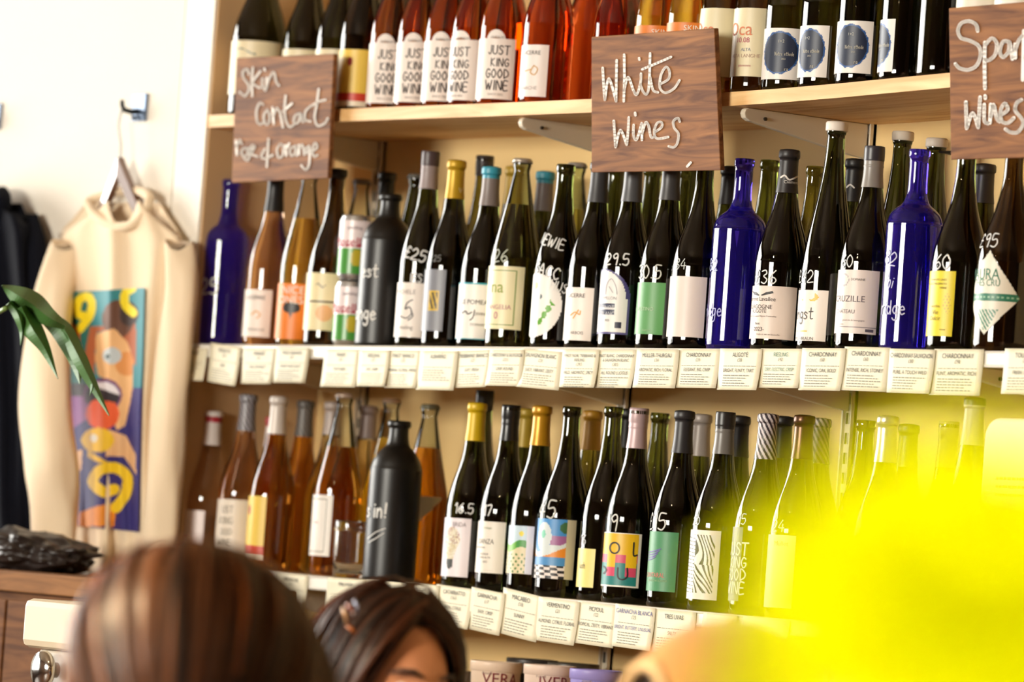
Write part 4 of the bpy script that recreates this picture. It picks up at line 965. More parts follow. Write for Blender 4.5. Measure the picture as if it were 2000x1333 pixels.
CM = [
 (343,405,679,743,'PINOT GRIGIO','','','first from left',-.03), (411,471,674,750,'ROSATO','£24','DRY','second from left',-.12), (475,541,680,750,'ORANGE','£26','SKIN CONTACT','third from left',0), (540,605,679,748,'WILD ORANGE','£28','FUNKY HAZY JUICY','fourth from left',0),
 (634,703,682,756,'FIANO','£25','TEXTURED','fifth from left, under the stacked cans',0), (702,762,684,755,'RIESLING','£27','DRY, CRISP','below the stoneware bottle',0), (757,823,684,758,'PINOT BIANCO','£25','MINERAL, FLORAL, FRESH','below the 25 pound bottle',0), (821,895,685,762,'ALBARIÑO','','','below the grey label with gold square',.0),
 (893,960,684,757,'TREBBIANO BIANCO','£27','SOFT, FRESH','below the turquoise capped bottle',.04), (957,1024,683,754,'CHARDONNAY & SAUVIGNON','£23.5','CRISP, ROUND','below the crown capped bottle',0), (1018,1099,684,759,'SAUVIGNON BLANC','£23','JUICY, VIBRANT, ZESTY','below the leaf label bottle',-.08),
 (1099,1171,683,757,'PINOT NOIR, TREBBIANO &|RIESLING','£29.5','WILD, AROMATIC, SPICY','left under the white wines bottles',0), (1168,1244,683,758,'PINOT BLANC, CHARDONNAY|& SAUVIGNON BLANC','£30.5','ALL ROUND LUCIOUS','reading all round lucious',0), (1244,1327,683,758,'MÜLLER-THURGAU','£34','AROMATIC, RICH, FLORAL','reading aromatic, rich, floral',0),
 (1325,1408,682,758,'CHARDONNAY','£34','ELEGANT, BIG, CRISP','reading elegant, big, crisp',0), (1407,1489,681,762,'ALIGOTÉ','£38','BRIGHT, FLINTY, TART','reading bright, flinty, tart',0), (1486,1569,681,758,'RIESLING','£42','DRY, ELECTRIC, CRISP','bluish, with corrected price',0),
 (1567,1652,680,763,'CHARDONNAY','£60','ICONIC, OAK, BOLD','reading iconic, oak, bold',0), (1650,1739,678,764,'CHARDONNAY','£60','INTENSE, RICH, STONEY','reading intense, rich, stoney',-.02), (1738,1827,682,768,'CHARDONNAY-SAUVIGNON','£80','PURE, A TOUCH WILD','creased, third from the right',-.02), (1825,1922,682,772,'CHARDONNAY','£98','FLINT, AROMATIC, RICH','reading flint, aromatic, rich',0),
 (1963,2050,681,770,'TOURAINE','£32','FRESH, CITRUS','rightmost on the middle shelf',0)]
for k, (xl, xr, yt, yb, t, p, d, lab, ti) in enumerate(CM):
    card(xl, xr, yt, yb, z_mid, t, p, d, 'paper price card on the middle shelf edge, '+lab, tilt=ti, y0=-.0075-.0018*(k % 2), ink=(34, 42, 42) if k != 16 else (80, 130, 110))
CL = [(537,602,1120,1193,'GRENACHE','£23','BRIGHT','between the two heads',0), (640,716,1128,1204,'MALVASIA','','','left above the hair clip',0), (714,792,1133,1208,'VERDEJO','','','above the dark haired head',0), (790,858,1139,1214,'MUSCAT','','','right above the dark haired head',0), (853,926,1144,1222,'CATARRATTO','£16.5','FRESH, CITRUS','below the light bulb label',-.06), (921,987,1151,1233,'GARNACHA','£17','EASY, CRISP','below the plain white label',-.10),
 (983,1058,1154,1243,'MACABEO','£18','SUNNY','below the vineyard label, hanging askew',-.14), (1052,1133,1168,1253,'VERMENTINO','£21','ALMOND, CITRUS, FLORAL','below the chequerboard label',-.05), (1129,1206,1176,1258,'PICPOUL','£22','TROPICAL, ZESTY, VIBRANT','below the pale yellow label',-.05), (1202,1281,1181,1264,'GARNACHA BLANCA','£25','BRIGHT, BUTTERY, UNUSUAL','blue print, below the pink capped bottle',-.04),
 (1278,1360,1190,1275,'TRES UVAS','','SALTY','below the green winged label',-.02), (1374,1440,1198,1225,'','','','small blank one below the line drawing label',-.02), (1452,1543,1204,1250,'','','','rightmost, beside the yellow flower',-.02)]
for k, (xl, xr, yt, yb, t, p, d, lab, ti) in enumerate(CL):
    card(xl, xr, yt, yb, z_low, t, p, d, 'paper price card on the lower shelf edge, '+lab, tilt=ti, y0=-.0075-.0018*(k % 2), ink=(44, 52, 50) if k != 9 else (84, 90, 150), body=5 if t else 0)

# ================================================================ TUBS AND CARTON
def tub(px, py, R, h, Y, rgb, txt, trgb, label):
    P = on_Y(px, py, Y); z0 = Z_BOT-.0075*P.x; h = P.z-z0
    r = empty('paper_tub', (P.x, Y, z0), label, 'tub', 'paper tubs on the bottom shelf')
    V, Fc = lathe([(0,.002),(R*.86,0),(R*.87,.003),(R*.985,h-.016),(R*.985,h-.014),(0,h-.014)], 40); mk('tub_body', V, Fc, pm(rgb, .5, 0, .4), r)
    V, Fc = lathe([(R*.99,h-.017),(R*1.03,h-.016),(R*1.035,h-.003),(R*1.02,h),(R*.97,h),(R*.94,h-.004),(0,h-.004)], 40); mk('lid', V, Fc, pm(tuple(min(255, c+6) for c in rgb), .4, 0, .4), r)
    bb = Bot(); bb.R = R; bb.X = P.x; bb.Y = Y; bb.z0 = z0; bb.H = h; bb.prof = [(R*.87, 0), (R*.985, h)]; bb.root = r; bb.ca = cam_angle(P.x, Y)
    if txt: wrap_text(bb, [(txt, px+8, py+34, 22, trgb, 'c'), ('Foodi', px-18, py+22, 6, (150,130,120), 'c')])
tub(970, 1293, .0425, .12, .06, (232, 208, 184), 'VERA', (126, 30, 40), 'cream paper tub with dark red letters beside the dark haired head')
tub(1075, 1300, .0425, .12, .06, (232, 208, 190), 'IVER', (126, 30, 40), 'cream paper tub with dark red letters between two tubs')
tub(1150, 1308, .0425, .12, .06, (150, 140, 206), '', (90, 80, 150), 'lavender paper tub on the bottom shelf') if False else tub(1165, 1309, .042, .12, .06, (150, 140, 206), 'VERO', (130, 120, 190), 'lavender paper tub on the bottom shelf')
tub(1040, 1288, .0425, .12, .175, (50, 44, 40), '', (0,0,0), 'dark tub in the second row behind the two cream tubs')
tub(1120, 1296, .0425, .12, .175, (60, 54, 44), '', (0,0,0), 'dark tub in the second row behind the lavender tub')
P = on_Y(900, 1312, .06); z0 = Z_BOT-.0075*P.x
j = empty('spice_jar', (P.x, .06, z0), 'small glass jar with silver lid left of the cream tubs', 'jar')
hh = P.z-z0
V, Fc = lathe([(0,.002),(.021,0),(.022,.004),(.022,hh-.03),(.018,hh-.02),(.018,hh-.014),(0,hh-.014)], 28); mk('glass', V, Fc, glass((.8,.72,.6)), j)
V, Fc = lathe([(.0195,hh-.016),(.0195,hh),(.018,hh+.001),(0,hh+.001)], 28); mk('lid', V, Fc, pm((196,192,186), .3, .8), j)
# cream carton seen through the yellow blur
A = on_Y(1918, 825, .02); zc = z_low(A.x)
r = empty('carton', (A.x+.07, .08, zc), 'cream carton with rounded shoulders at the right end of the lower shelf', 'carton')
w, hC, d = .14, A.z-zc+.008, .11; pts = [(-w/2,0),(w/2,0)]
for cx, a0 in ((w/2-.03, 0), (-w/2+.03, 90)): pts += [(cx+.03*math.cos(math.radians(a0+q*15)), hC-.03+.03*math.sin(math.radians(a0+q*15))) for q in range(7)]
n = len(pts); V = [(x, -d/2, z) for x, z in pts]+[(x, d/2, z) for x, z in pts]
o = mk('carton_body', V, [tuple(range(n)), tuple(range(2*n-1, n-1, -1))]+[((i+1) % n, i, i+n, (i+1) % n+n) for i in range(n)], pm((236,226,206), .5), r, smooth=False)
bv = o.modifiers.new('bevel', 'BEVEL'); bv.width = .006; bv.segments = 3; bv.limit_method = 'ANGLE'
m = MB(); rn = random.Random(3)
for q in range(3): rule_words(m, lambda u, v: ((u-.5)*w*.8, -d/2-.001, v), .2, .8, hC*.72-q*.012, .004, rn)
m.build('small_print', pm((130,120,90), .6), r)
V = [(.038*math.cos(t), -d/2-.0012, hC*.36+.075*math.sin(t)) for t in [q*math.pi/12 for q in range(13)]]+[(-.038, -d/2-.0012, .02), (.038, -d/2-.0012, .02)]
mk('arch_print', V, [tuple(range(len(V)))], pm((150,130,60), .6), r, smooth=False)

# ================================================================ CLOTHES ON THE WALL
def tabx(tab, y): return interp(tab, y)
def garment(root, left, right, top, hem, mat, dep, Yb, folds):
    nu, ns = 40, 44
    V = []; Fc = []
    def PT(u, s, side):
        yt = top(u) if side == 'f' else min(top(0.28), top(u)) ; y = yt+(hem-yt)*(1-s)
        x = tabx(left, y)+(tabx(right, y)-tabx(left, y))*u
        e = math.sqrt(max(0, 1-(2*u-1)**2))
        Y = Yb-(dep*e+folds(u, s)*e if side == 'f' else -.01*e)
        return on_Y(x, y, Y)
    for side in 'fb':
        o = len(V)
        for j in range(ns+1):
            for i in range(nu+1): V.append(PT(i/nu, j/ns, side))
        for j in range(ns):
            for i in range(nu):
                k = o+j*(nu+1)+i; q = (k, k+1, k+nu+2, k+nu+1); Fc.append(q if side == 'f' else q[::-1])
    o = mk('body', [v-root.location for v in V], Fc, mat, root)
    so = o.modifiers.new('thick', 'SOLIDIFY'); so.thickness = .0025; so.offset = 0
    return PT
def sleeve(root, path, radii, Yc, ry, mat, name='sleeve', cuff=True, fold=.06):
    n = 28; V = []; Fc = []; P = smooth_prof([p+(r, y) for p, r, y in zip(path, radii, Yc if isinstance(Yc, (list, tuple)) else [Yc]*len(path))], 6)
    for q, (x, y, r, Y) in enumerate(P):
        c = on_Y(x, y, Y)
        for k in range(n):
            a = 2*math.pi*k/n; rr = 1+fold*math.sin(3*a+q*.25)+fold*.6*math.sin(5*a-q*.4)
            V.append(Vector((c.x+r*rr*math.cos(a), c.y+ry*rr*math.sin(a), c.z+.01*math.sin(a*2+q*.3)))-root.location)
    for i in range(len(P)-1):
        for k in range(n): Fc.append((i*n+k, i*n+(k+1) % n, (i+1)*n+(k+1) % n, (i+1)*n+k))
    Fc.append(tuple(range(n)))
    o = mk(name, V, Fc, mat, root); so = o.modifiers.new('thick', 'SOLIDIFY'); so.thickness = .002; so.offset = 0
    if cuff:
        m = MB(); o0 = (len(P)-1)*n; ring = [Vector(V[o0+k]) for k in range(n)]
        cc = sum(ring, Vector())/n; cv = []
        for dz, s in ((.012, .97), (.008, 1.05), (-.018, .95), (-.03, .88), (-.032, .80)): cv += [cc+(p-cc)*s+Vector((0, 0, dz)) for p in ring]
        mk('cuff', cv, [(i*n+k, i*n+(k+1) % n, (i+1)*n+(k+1) % n, (i+1)*n+k) for i in range(4) for k in range(n)], mat, root)
SHIRT = cloth((238, 216, 184)); 
p0 = on_Y(235, 1110, -.06)
ts = empty('sweatshirt', (p0.x, -.06, p0.z), 'cream long sleeved sweatshirt with a colourful psychedelic print on a hanger', 'sweatshirt')
L_ = [(385,178),(430,140),(455,116),(520,118),(600,126),(800,138),(950,140),(1130,138)]; R_ = [(380,300),(465,356),(520,352),(600,338),(800,312),(950,306),(1130,312)]
def shirt_top(u):
    if u < .30: return 456-(456-392)*u/.30
    if u > .72: return 466-(466-390)*(1-u)/.28
    t = (u-.30)/.42; return 392+(390-392)*t+46*math.sin(math.pi*t)
def shirt_fold(u, s):
    return (.022*math.exp(-((u-.40-.03*s)/.07)**2)+.012*math.exp(-((u-.80)/.06)**2)+.007*math.sin(u*22+s*5)+.010*math.exp(-((u-.14)/.05)**2))*(1-.55*s)
SPT = garment(ts, L_, R_, shirt_top, 1118, SHIRT, .034, -.022, shirt_fold)
sleeve(ts, [(136,480),(102,600),(92,760),(97,900),(102,1000),(107,1064)], [.028,.050,.074,.080,.066,.050], [-.04,-.08,-.12,-.13,-.13,-.13], .034, SHIRT)
sleeve(ts, [(350,480),(356,560),(340,700),(326,850),(318,960),(312,1070)], [.030,.040,.048,.052,.048,.042], [-.03,-.03,-.032,-.034,-.034,-.034], .024, SHIRT)
col = [(172,396),(182,416),(204,434),(232,443),(260,438),(281,418),(292,390),(284,378),(262,372),(236,374),(208,381),(186,388),(172,396)]
m = MB(); pts = []
for k, (x, y) in enumerate(smooth_prof(col, 4)):
    t = k/(len(col)*4-4)*2*math.pi; pts.append(on_Y(x, y, -.040-.022*math.sin(t))-ts.location)
m.tube(pts, .009, 10, False).build('collar', SHIRT, ts, smooth=True)
# print, worked out in the frame of a 564 x 1333 tracing of the print area
SW1 = [(182,200),(150,190),(145,150),(165,112),(205,108),(218,150),(205,205),(160,262)]; SW2 = [(420,62),(385,90),(385,140),(425,185)]
SW3 = [(330,1068),(280,1082),(226,1035),(255,975),(335,962),(395,1005),(388,1090),(340,1160)]
SW1, SW2, SW3 = (smooth_prof(s, 5) for s in (SW1, SW2, SW3))
def shirt_art(x, y):
    if segd(x, y, SW1) < 21: return (240, 214, 20)
    if segd(x, y, SW2) < 22: return (240, 214, 20)
    if segd(x, y, SW3) < 27: return (238, 198, 16)
    if inpoly(x, y, [(160,1185),(250,1150),(345,1140),(330,1255),(155,1255)]): return (228, 138, 22)
    if inell(x, y, 228, 812, 18, 20): return (220, 220, 210)
    if inell(x, y, 248, 822, 82, 62) or inpoly(x, y, [(200,870),(240,900),(305,935),(250,935),(195,905)]): return (230, 186, 30)
    if inell(x, y, 298, 404, 11, 11): return (40, 66, 66)
    if inell(x, y, 320, 400, 47, 42): return (186, 194, 196)
    if inell(x, y, 272, 690, 84, 80) and y > 625+.12*(x-270): return (222, 88, 40)
    if inell(x, y, 272, 600, 86, 70): return (40, 30, 36) if y > 560+.35*(x-250) else (226, 220, 224)
    if inell(x, y, 272, 596, 98, 84): return (110, 60, 110)
    if inpoly(x, y, [(85,540),(190,535),(190,600),(85,605)]): return (54, 40, 44)
    if inpoly(x, y, [(85,600),(195,598),(192,720),(100,775)]): return (150, 86, 150)
    if inpoly(x, y, [(240,290),(330,262),(395,330),(428,420),(424,560),(410,640),(385,750),(345,772),(320,720),(355,640),(340,540),(250,500),(235,420)]): return (228, 176, 118) if math.hypot(x-395, y-440) > 60 else (214, 140, 70)
    if inpoly(x, y, [(290,765),(390,800),(440,900),(440,995),(380,905),(290,905)]) or inpoly(x, y, [(105,890),(172,868),(165,970),(110,1005)]): return (226, 176, 124)
    if inell(x, y, 405, 190, 48, 60): return (54, 34, 26)
    if inell(x, y, 350, 215, 80, 95): return (98, 60, 40)
    if inpoly(x, y, [(210,255),(440,240),(440,460),(385,330),(330,262),(240,285),(230,500),(190,500),(185,380)]): return (172, 92, 52)
    if inpoly(x, y, [(62,85),(120,85),(85,150),(90,210),(150,265),(205,215),(160,290),(165,390),(115,350),(62,215)]): return (232, 128, 24)
    if y > 1010 and x < 150: return (150, 90, 60) if y < 1150 else (214, 110, 40)
    if y < 560: return (26, 104, 98) if x < 220 else (44, 130, 140)
    return (44, 34, 110)
TLp, TRp, BRp, BLp = (121,573), (288,563), (276,1040), (146,1027)
nu, ns = 84, 200; V = []; Fc = []; cols = []
def pq(u, s):
    return tuple((BLp[i]*(1-u)+BRp[i]*u)*(1-s)+(TLp[i]*(1-u)+TRp[i]*u)*s for i in range(2))
for j in range(ns+1):
    for i in range(nu+1):
        x, y = pq(i/nu, j/ns); uu = (x-tabx(L_, y))/(tabx(R_, y)-tabx(L_, y))
        uu = max(.02, min(.98, uu)); yt = shirt_top(uu); s = 1-(y-yt)/(1118-yt)
        P = SPT(uu, s, 'f'); V.append(Vector((P.x, P.y-.0065, P.z))-ts.location)
for j in range(ns):
    for i in range(nu):
        k = j*(nu+1)+i; Fc.append((k, k+1, k+nu+2, k+nu+1)); x, y = pq((i+.5)/nu, (j+.5)/ns)
        cols.append(lin(shirt_art((x-100)*2.564, (y-540)*2.564)))
mk('print', V, Fc, printed(.7), ts, cols=cols)
# dark hoodie at the left edge
DARK = cloth((15, 17, 26))
p0 = on_Y(-60, 1080, -.06)
hd = empty('hooded_jacket', (p0.x, -.06, p0.z), 'dark navy jacket hanging at the left edge of the picture', 'jacket')
garment(hd, [(360,-130),(440,-190),(600,-190),(1090,-180)], [(360,20),(395,40),(450,62),(600,72),(800,70),(950,62),(1090,60)], lambda u: 380+60*abs(2*u-1)**1.5, 1078, DARK, .06, -.035, lambda u, s: .012*math.sin(u*26+s*4)*(1-.4*s)+.02*math.exp(-((u-.9)/.05)**2))
sleeve(hd, [(40,425),(62,520),(70,650),(66,800),(58,950),(48,1060)], [.035,.045,.05,.05,.046,.04], [-.04,-.045,-.045,-.045,-.045,-.045], .03, DARK)
sleeve(hd, [(-150,430),(-180,560),(-190,750),(-185,950),(-180,1060)], [.04,.06,.065,.06,.05], -.06, .04, DARK)
sleeve(hd, [(-60,372),(-50,400),(-40,440)], [.10,.12,.08], -.075, .045, DARK, 'hood', False)
# hooks and hangers
HOOK = pm((92, 112, 140), .35, .4); BLACKM = pm((34, 38, 40), .35, .6); WIRE = pm((110, 116, 118), .3, .9); HWOOD = pm((112, 74, 52), .35, 0, .8, .12, 25., .8)
def hook(px, py, label):
    c = on_Y(px, py, -.004)
    r = empty('wall_hook', (c.x, 0, c.z), label, 'hook', 'hooks on the white wall')
    MB().box((-.025, -.006, -.026), (.025, .001, .026)).build('back_plate', HOOK, r, bevel=.0015)
    MB().tube([(0,-.005,-.008),(0,-.02,-.010),(0,-.036,-.008),(0,-.041,.0),(0,-.042,.010)], [.006,.0055,.005,.0045,.004], 10).tube([(0,-.005,-.018),(0,-.014,-.022),(0,-.018,-.018)], .004, 8).build('prong', BLACKM, r, smooth=True)
    return r, c
def hanger(c, label, drop=.10, half=.20):
    h = empty('clothes_hanger', (c.x, -.036, c.z-drop), label, 'hanger', 'wooden clothes hangers')
    m = MB(); pts = [(.006,-.002,drop-.006),(.002,-.003,drop-.0015),(-.010,0,drop-.012),(-.016,0,drop-.035),(-.008,0,drop-.060),(-.002,0,drop-.075),(0,0,0),(0,0,-.01)]
    m.tube([Vector(p) for p in smooth_prof(pts, 4)], .0016, 8).build('wire_hook', WIRE, h, smooth=True)
    V = []; Fc = []; n = 24
    for i in range(n+1):
        t = -1+2*i/n; x = t*half; z = -.008-.120*abs(t)**.95; hh = .022*(1-.35*abs(t)); d = .007
        V += [(x, -d+.012*abs(t), z-hh), (x, d+.012*abs(t), z-hh), (x, d+.012*abs(t), z+hh*.6), (x, -d+.012*abs(t), z+hh*.6)]
    for i in range(n):
        for k in range(4): Fc.append((i*4+k, i*4+4+k, i*4+4+(k+1) % 4, i*4+(k+1) % 4))
    Fc += [(0,1,2,3), tuple(n*4+k for k in (3,2,1,0))]
    mk('shoulder_bar', V, Fc, HWOOD, h, smooth=False)
r, c = hook(272, 210, 'blue grey hook plate above the cream sweatshirt'); hanger(Vector((c.x, 0, c.z)), 'brown wooden hanger inside the cream sweatshirt', .102, .10)
r, c = hook(-12, 228, 'blue grey hook plate at the left edge above the dark jacket'); hanger(Vector((c.x-.05, 0, c.z)), 'wooden hanger inside the dark navy jacket', .15, .17)

# ================================================================ COUNTER, BAG, CABINET, PLANT
CT = wood((84, 52, 30), (124, 82, 48), 'X', 6., .75, .1)
a = on_Y(185, 1130, -.50); zt = a.z
x0 = on_Y(-420, 1130, -.50).x
ct = empty('wooden_counter', ((a.x+x0)/2, -.30, 0), 'brown wooden counter below the hanging clothes', 'counter')
hx = (a.x-x0)/2
MB().box((-hx, -.20, zt-.035), (hx, .20, zt)).build('counter_top', wood((110, 72, 40), (150, 104, 62), 'X', 6., .75, .1), ct, bevel=.003)
MB().box((-hx+.02, -.18, .06), (hx-.02, .19, zt-.036)).build('carcass', CT, ct)
for k in range(4):
    xa = -hx+.03+k*(2*hx-.06)/4; dr = MB().box((xa+.004, -.197, .08), (xa+(2*hx-.06)/4-.004, -.181, zt-.05)).build('door', CT, ct, bevel=.002)
    MB().tube([(xa+.05,-.197,zt-.2),(xa+.05,-.215,zt-.2),(xa+.05,-.215,zt-.3),(xa+.05,-.197,zt-.3)], .005).build('handle', BLACKM, dr)
MB().box((-hx+.03, -.16, 0), (hx-.03, .17, .06)).build('plinth', pm((40,30,22), .7), ct)
bg = on_Y(45, 1100, -.30)
bm = bmesh.new(); bmesh.ops.create_icosphere(bm, subdivisions=5, radius=1.)
from mathutils import noise as mn
for v in bm.verts:
    d = v.co.copy(); n = mn.fractal(d*2.2, 1.0, 2.0, 4)*.16+abs(mn.noise(d*4+Vector((3,1,2))))*.22
    v.co = Vector((d.x*.16, d.y*.10, max(-.028, d.z*.040)))*(1+n)
    v.co.z = max(v.co.z, -.030)
me = bpy.data.meshes.new('bag'); bm.to_mesh(me); bm.free(); me.materials.append(pm((44, 36, 34), .35, 0, .5, .3, 30.)); me.polygons.foreach_set('use_smooth', [True]*len(me.polygons))
bgr = empty('dark_bag', (bg.x, -.30, zt), 'crumpled dark bag lying on the wooden counter', 'bag'); link('bag_body', me, bgr, (0, 0, .030))
MB().tube([(-.10,-.05,.055),(-.05,-.09,.066),(.02,-.10,.062),(.08,-.07,.056)], .006, 8).build('strap', pm((60,52,48), .4), bgr, smooth=True)
# cream metal locker in front of the counter
A = on_Y(45, 1168, -.95); B_ = on_Y(175, 1168, -.95); zz = A.z; wl = B_.x-A.x
lk = empty('cream_cabinet', ((A.x+B_.x)/2, -.85, 0), 'cream metal cabinet with chrome knob in front of the counter', 'cabinet')
CRM = pm((196, 180, 154), .5, 0, .3, .02, 5.)
MB().box((-wl/2, -.10, zz-.075), (wl/2, .10, zz)).build('lid', CRM, lk, bevel=.012)
MB().box((-wl/2+.035, -.085, 0), (wl/2-.01, .09, zz-.076)).build('carcass', pm((176, 164, 144), .5), lk, bevel=.004)
MB().box((-wl/2+.045, -.090, zz-.175), (wl/2-.02, -.0845, zz-.18+.008)).build('seam', pm((50,46,40), .5), lk)
V, Fc = lathe([(0,0),(.012,0),(.012,.012),(.026,.016),(.030,.022),(.026,.030),(.012,.034),(0,.035)], 28)
kn = mk('knob', V, Fc, pm((206,204,200), .12, 1.), lk, ((-.0), -.09, zz-.105)); kn.rotation_euler = (math.pi/2, 0, 0)
# plant
LEAF = pm((76, 118, 58), .58, 0, .35, .3, 14.); STEM = pm((104, 132, 62), .45)
pb = on_Y(-230, 1110, -.33)
pl = empty('potted_plant', (pb.x, -.33, zt), 'green split leaf of a house plant reaching in from the left edge', 'plant')
V, Fc = lathe([(0,0),(.06,0),(.065,.004),(.085,.13),(.088,.135),(.088,.15),(.082,.15),(.080,.13),(0,.125)], 32); mk('pot', V, Fc, pm((178,104,72), .7, 0, .3, .08, 20.), pl)
LD = 8.5
e0 = at_depth(12, 602, LD)
st = [Vector((pb.x, -.33, zt+.12)), at_depth(-160, 900, 9.2), at_depth(-90, 720, 8.8), at_depth(-30, 632, 8.6), e0]
MB().tube([Vector(p) for p in smooth_prof([tuple(s-pl.location) for s in st], 6)], .004, 8).build('stem', STEM, pl, smooth=True)
def blade(path, widths, dz, dd=0., name='leaf_lobe'):
    P = smooth_prof([p+(w,) for p, w in zip(path, widths)], 7); V = []; Fc = []
    for i, (x, y, w) in enumerate(P):
        q = P[min(i+1, len(P)-1)]; r_ = P[max(i-1, 0)]; tx, ty = q[0]-r_[0], q[1]-r_[1]; l = math.hypot(tx, ty) or 1; nx, ny = -ty/l, tx/l
        for k in (-1., -.5, 0., .5, 1.):
            V.append(at_depth(x+nx*w/2*k, y+ny*w/2*k, LD+dd+.035*abs(k)*w/30-.0*i+.012*math.sin(i*.5)+dz*i/len(P))-pl.location)
    for i in range(len(P)-1):
        for k in range(4): Fc.append((i*5+k, i*5+k+1, i*5+6+k, i*5+5+k))
    o = mk(name, V, Fc, LEAF, pl, smooth=False); so = o.modifiers.new('thick', 'SOLIDIFY'); so.thickness = .0012
blade([(4,558),(30,574),(62,594),(95,620),(128,637)], [3,34,50,36,14], -.03)
blade([(18,592),(34,612),(43,645),(40,674)], [16,22,13,1], .02, -.01)
blade([(42,600),(62,640),(88,682),(113,740)], [24,40,22,1], -.02, -.012)
blade([(90,622),(122,648),(146,695),(156,750)], [26,42,34,2], .02, .01)
blade([(124,640),(150,690),(176,742),(213,812)], [12,30,22,2], -.03, -.006)
blade([(170,728),(180,752),(175,774)], [8,7,1], 0, -.012)

# ================================================================ PEOPLE
def head_mesh(bm, pitch, tilt):
    tmp = bmesh.new(); bmesh.ops.create_uvsphere(tmp, u_segments=64, v_segments=48, radius=1.)
    def g(d, c, s): return math.exp(-((d-Vector(c).normalized()).length/s)**2)
    rot = Matrix.Rotation(tilt, 4, 'Y') @ Matrix.Rotation(pitch, 4, 'X')
    for v in tmp.verts:
        d = v.co.normalized(); x, y, z = d
        p = Vector((x*.074, y*(.096 if y < 0 else .088), z*.115))
        if z < 0: p.x *= 1-.30*(-z)**1.5; p.y += .012*(-z) if y > 0 else .03*(-z)
        k = .024*g(d, (0, 1, -.22), .17)+.008*g(d, (0, 1, -.05), .14)+.005*g(d, (.3, .92, .16), .22)+.005*g(d, (-.3, .92, .16), .22)
        k += -.010*g(d, (.36, .9, .0), .20)-.010*g(d, (-.36, .9, .0), .20)+.007*g(d, (0, .95, -.50), .16)-.004*g(d, (0, .95, -.62), .10)+.012*g(d, (0, .8, -.85), .25)
        k += .004*g(d, (.55, .75, -.25), .25)+.004*g(d, (-.55, .75, -.25), .25)
        p += d*k; v.co = p
    for s in (-1, 1):
        r = bmesh.ops.create_icosphere(tmp, subdivisions=3, radius=1.)
        for v in r['verts']: v.co = Vector((s*.076+v.co.x*.010, -.008+v.co.y*.018, -.012+v.co.z*.031))
    for v in tmp.verts: v.co = rot @ (v.co+Vector((0, .02, .105)))+Vector((0, .005, 1.045))
    me = bpy.data.meshes.new('h'); tmp.to_mesh(me); tmp.free(); bm.from_mesh(me); bpy.data.meshes.remove(me)
    return rot
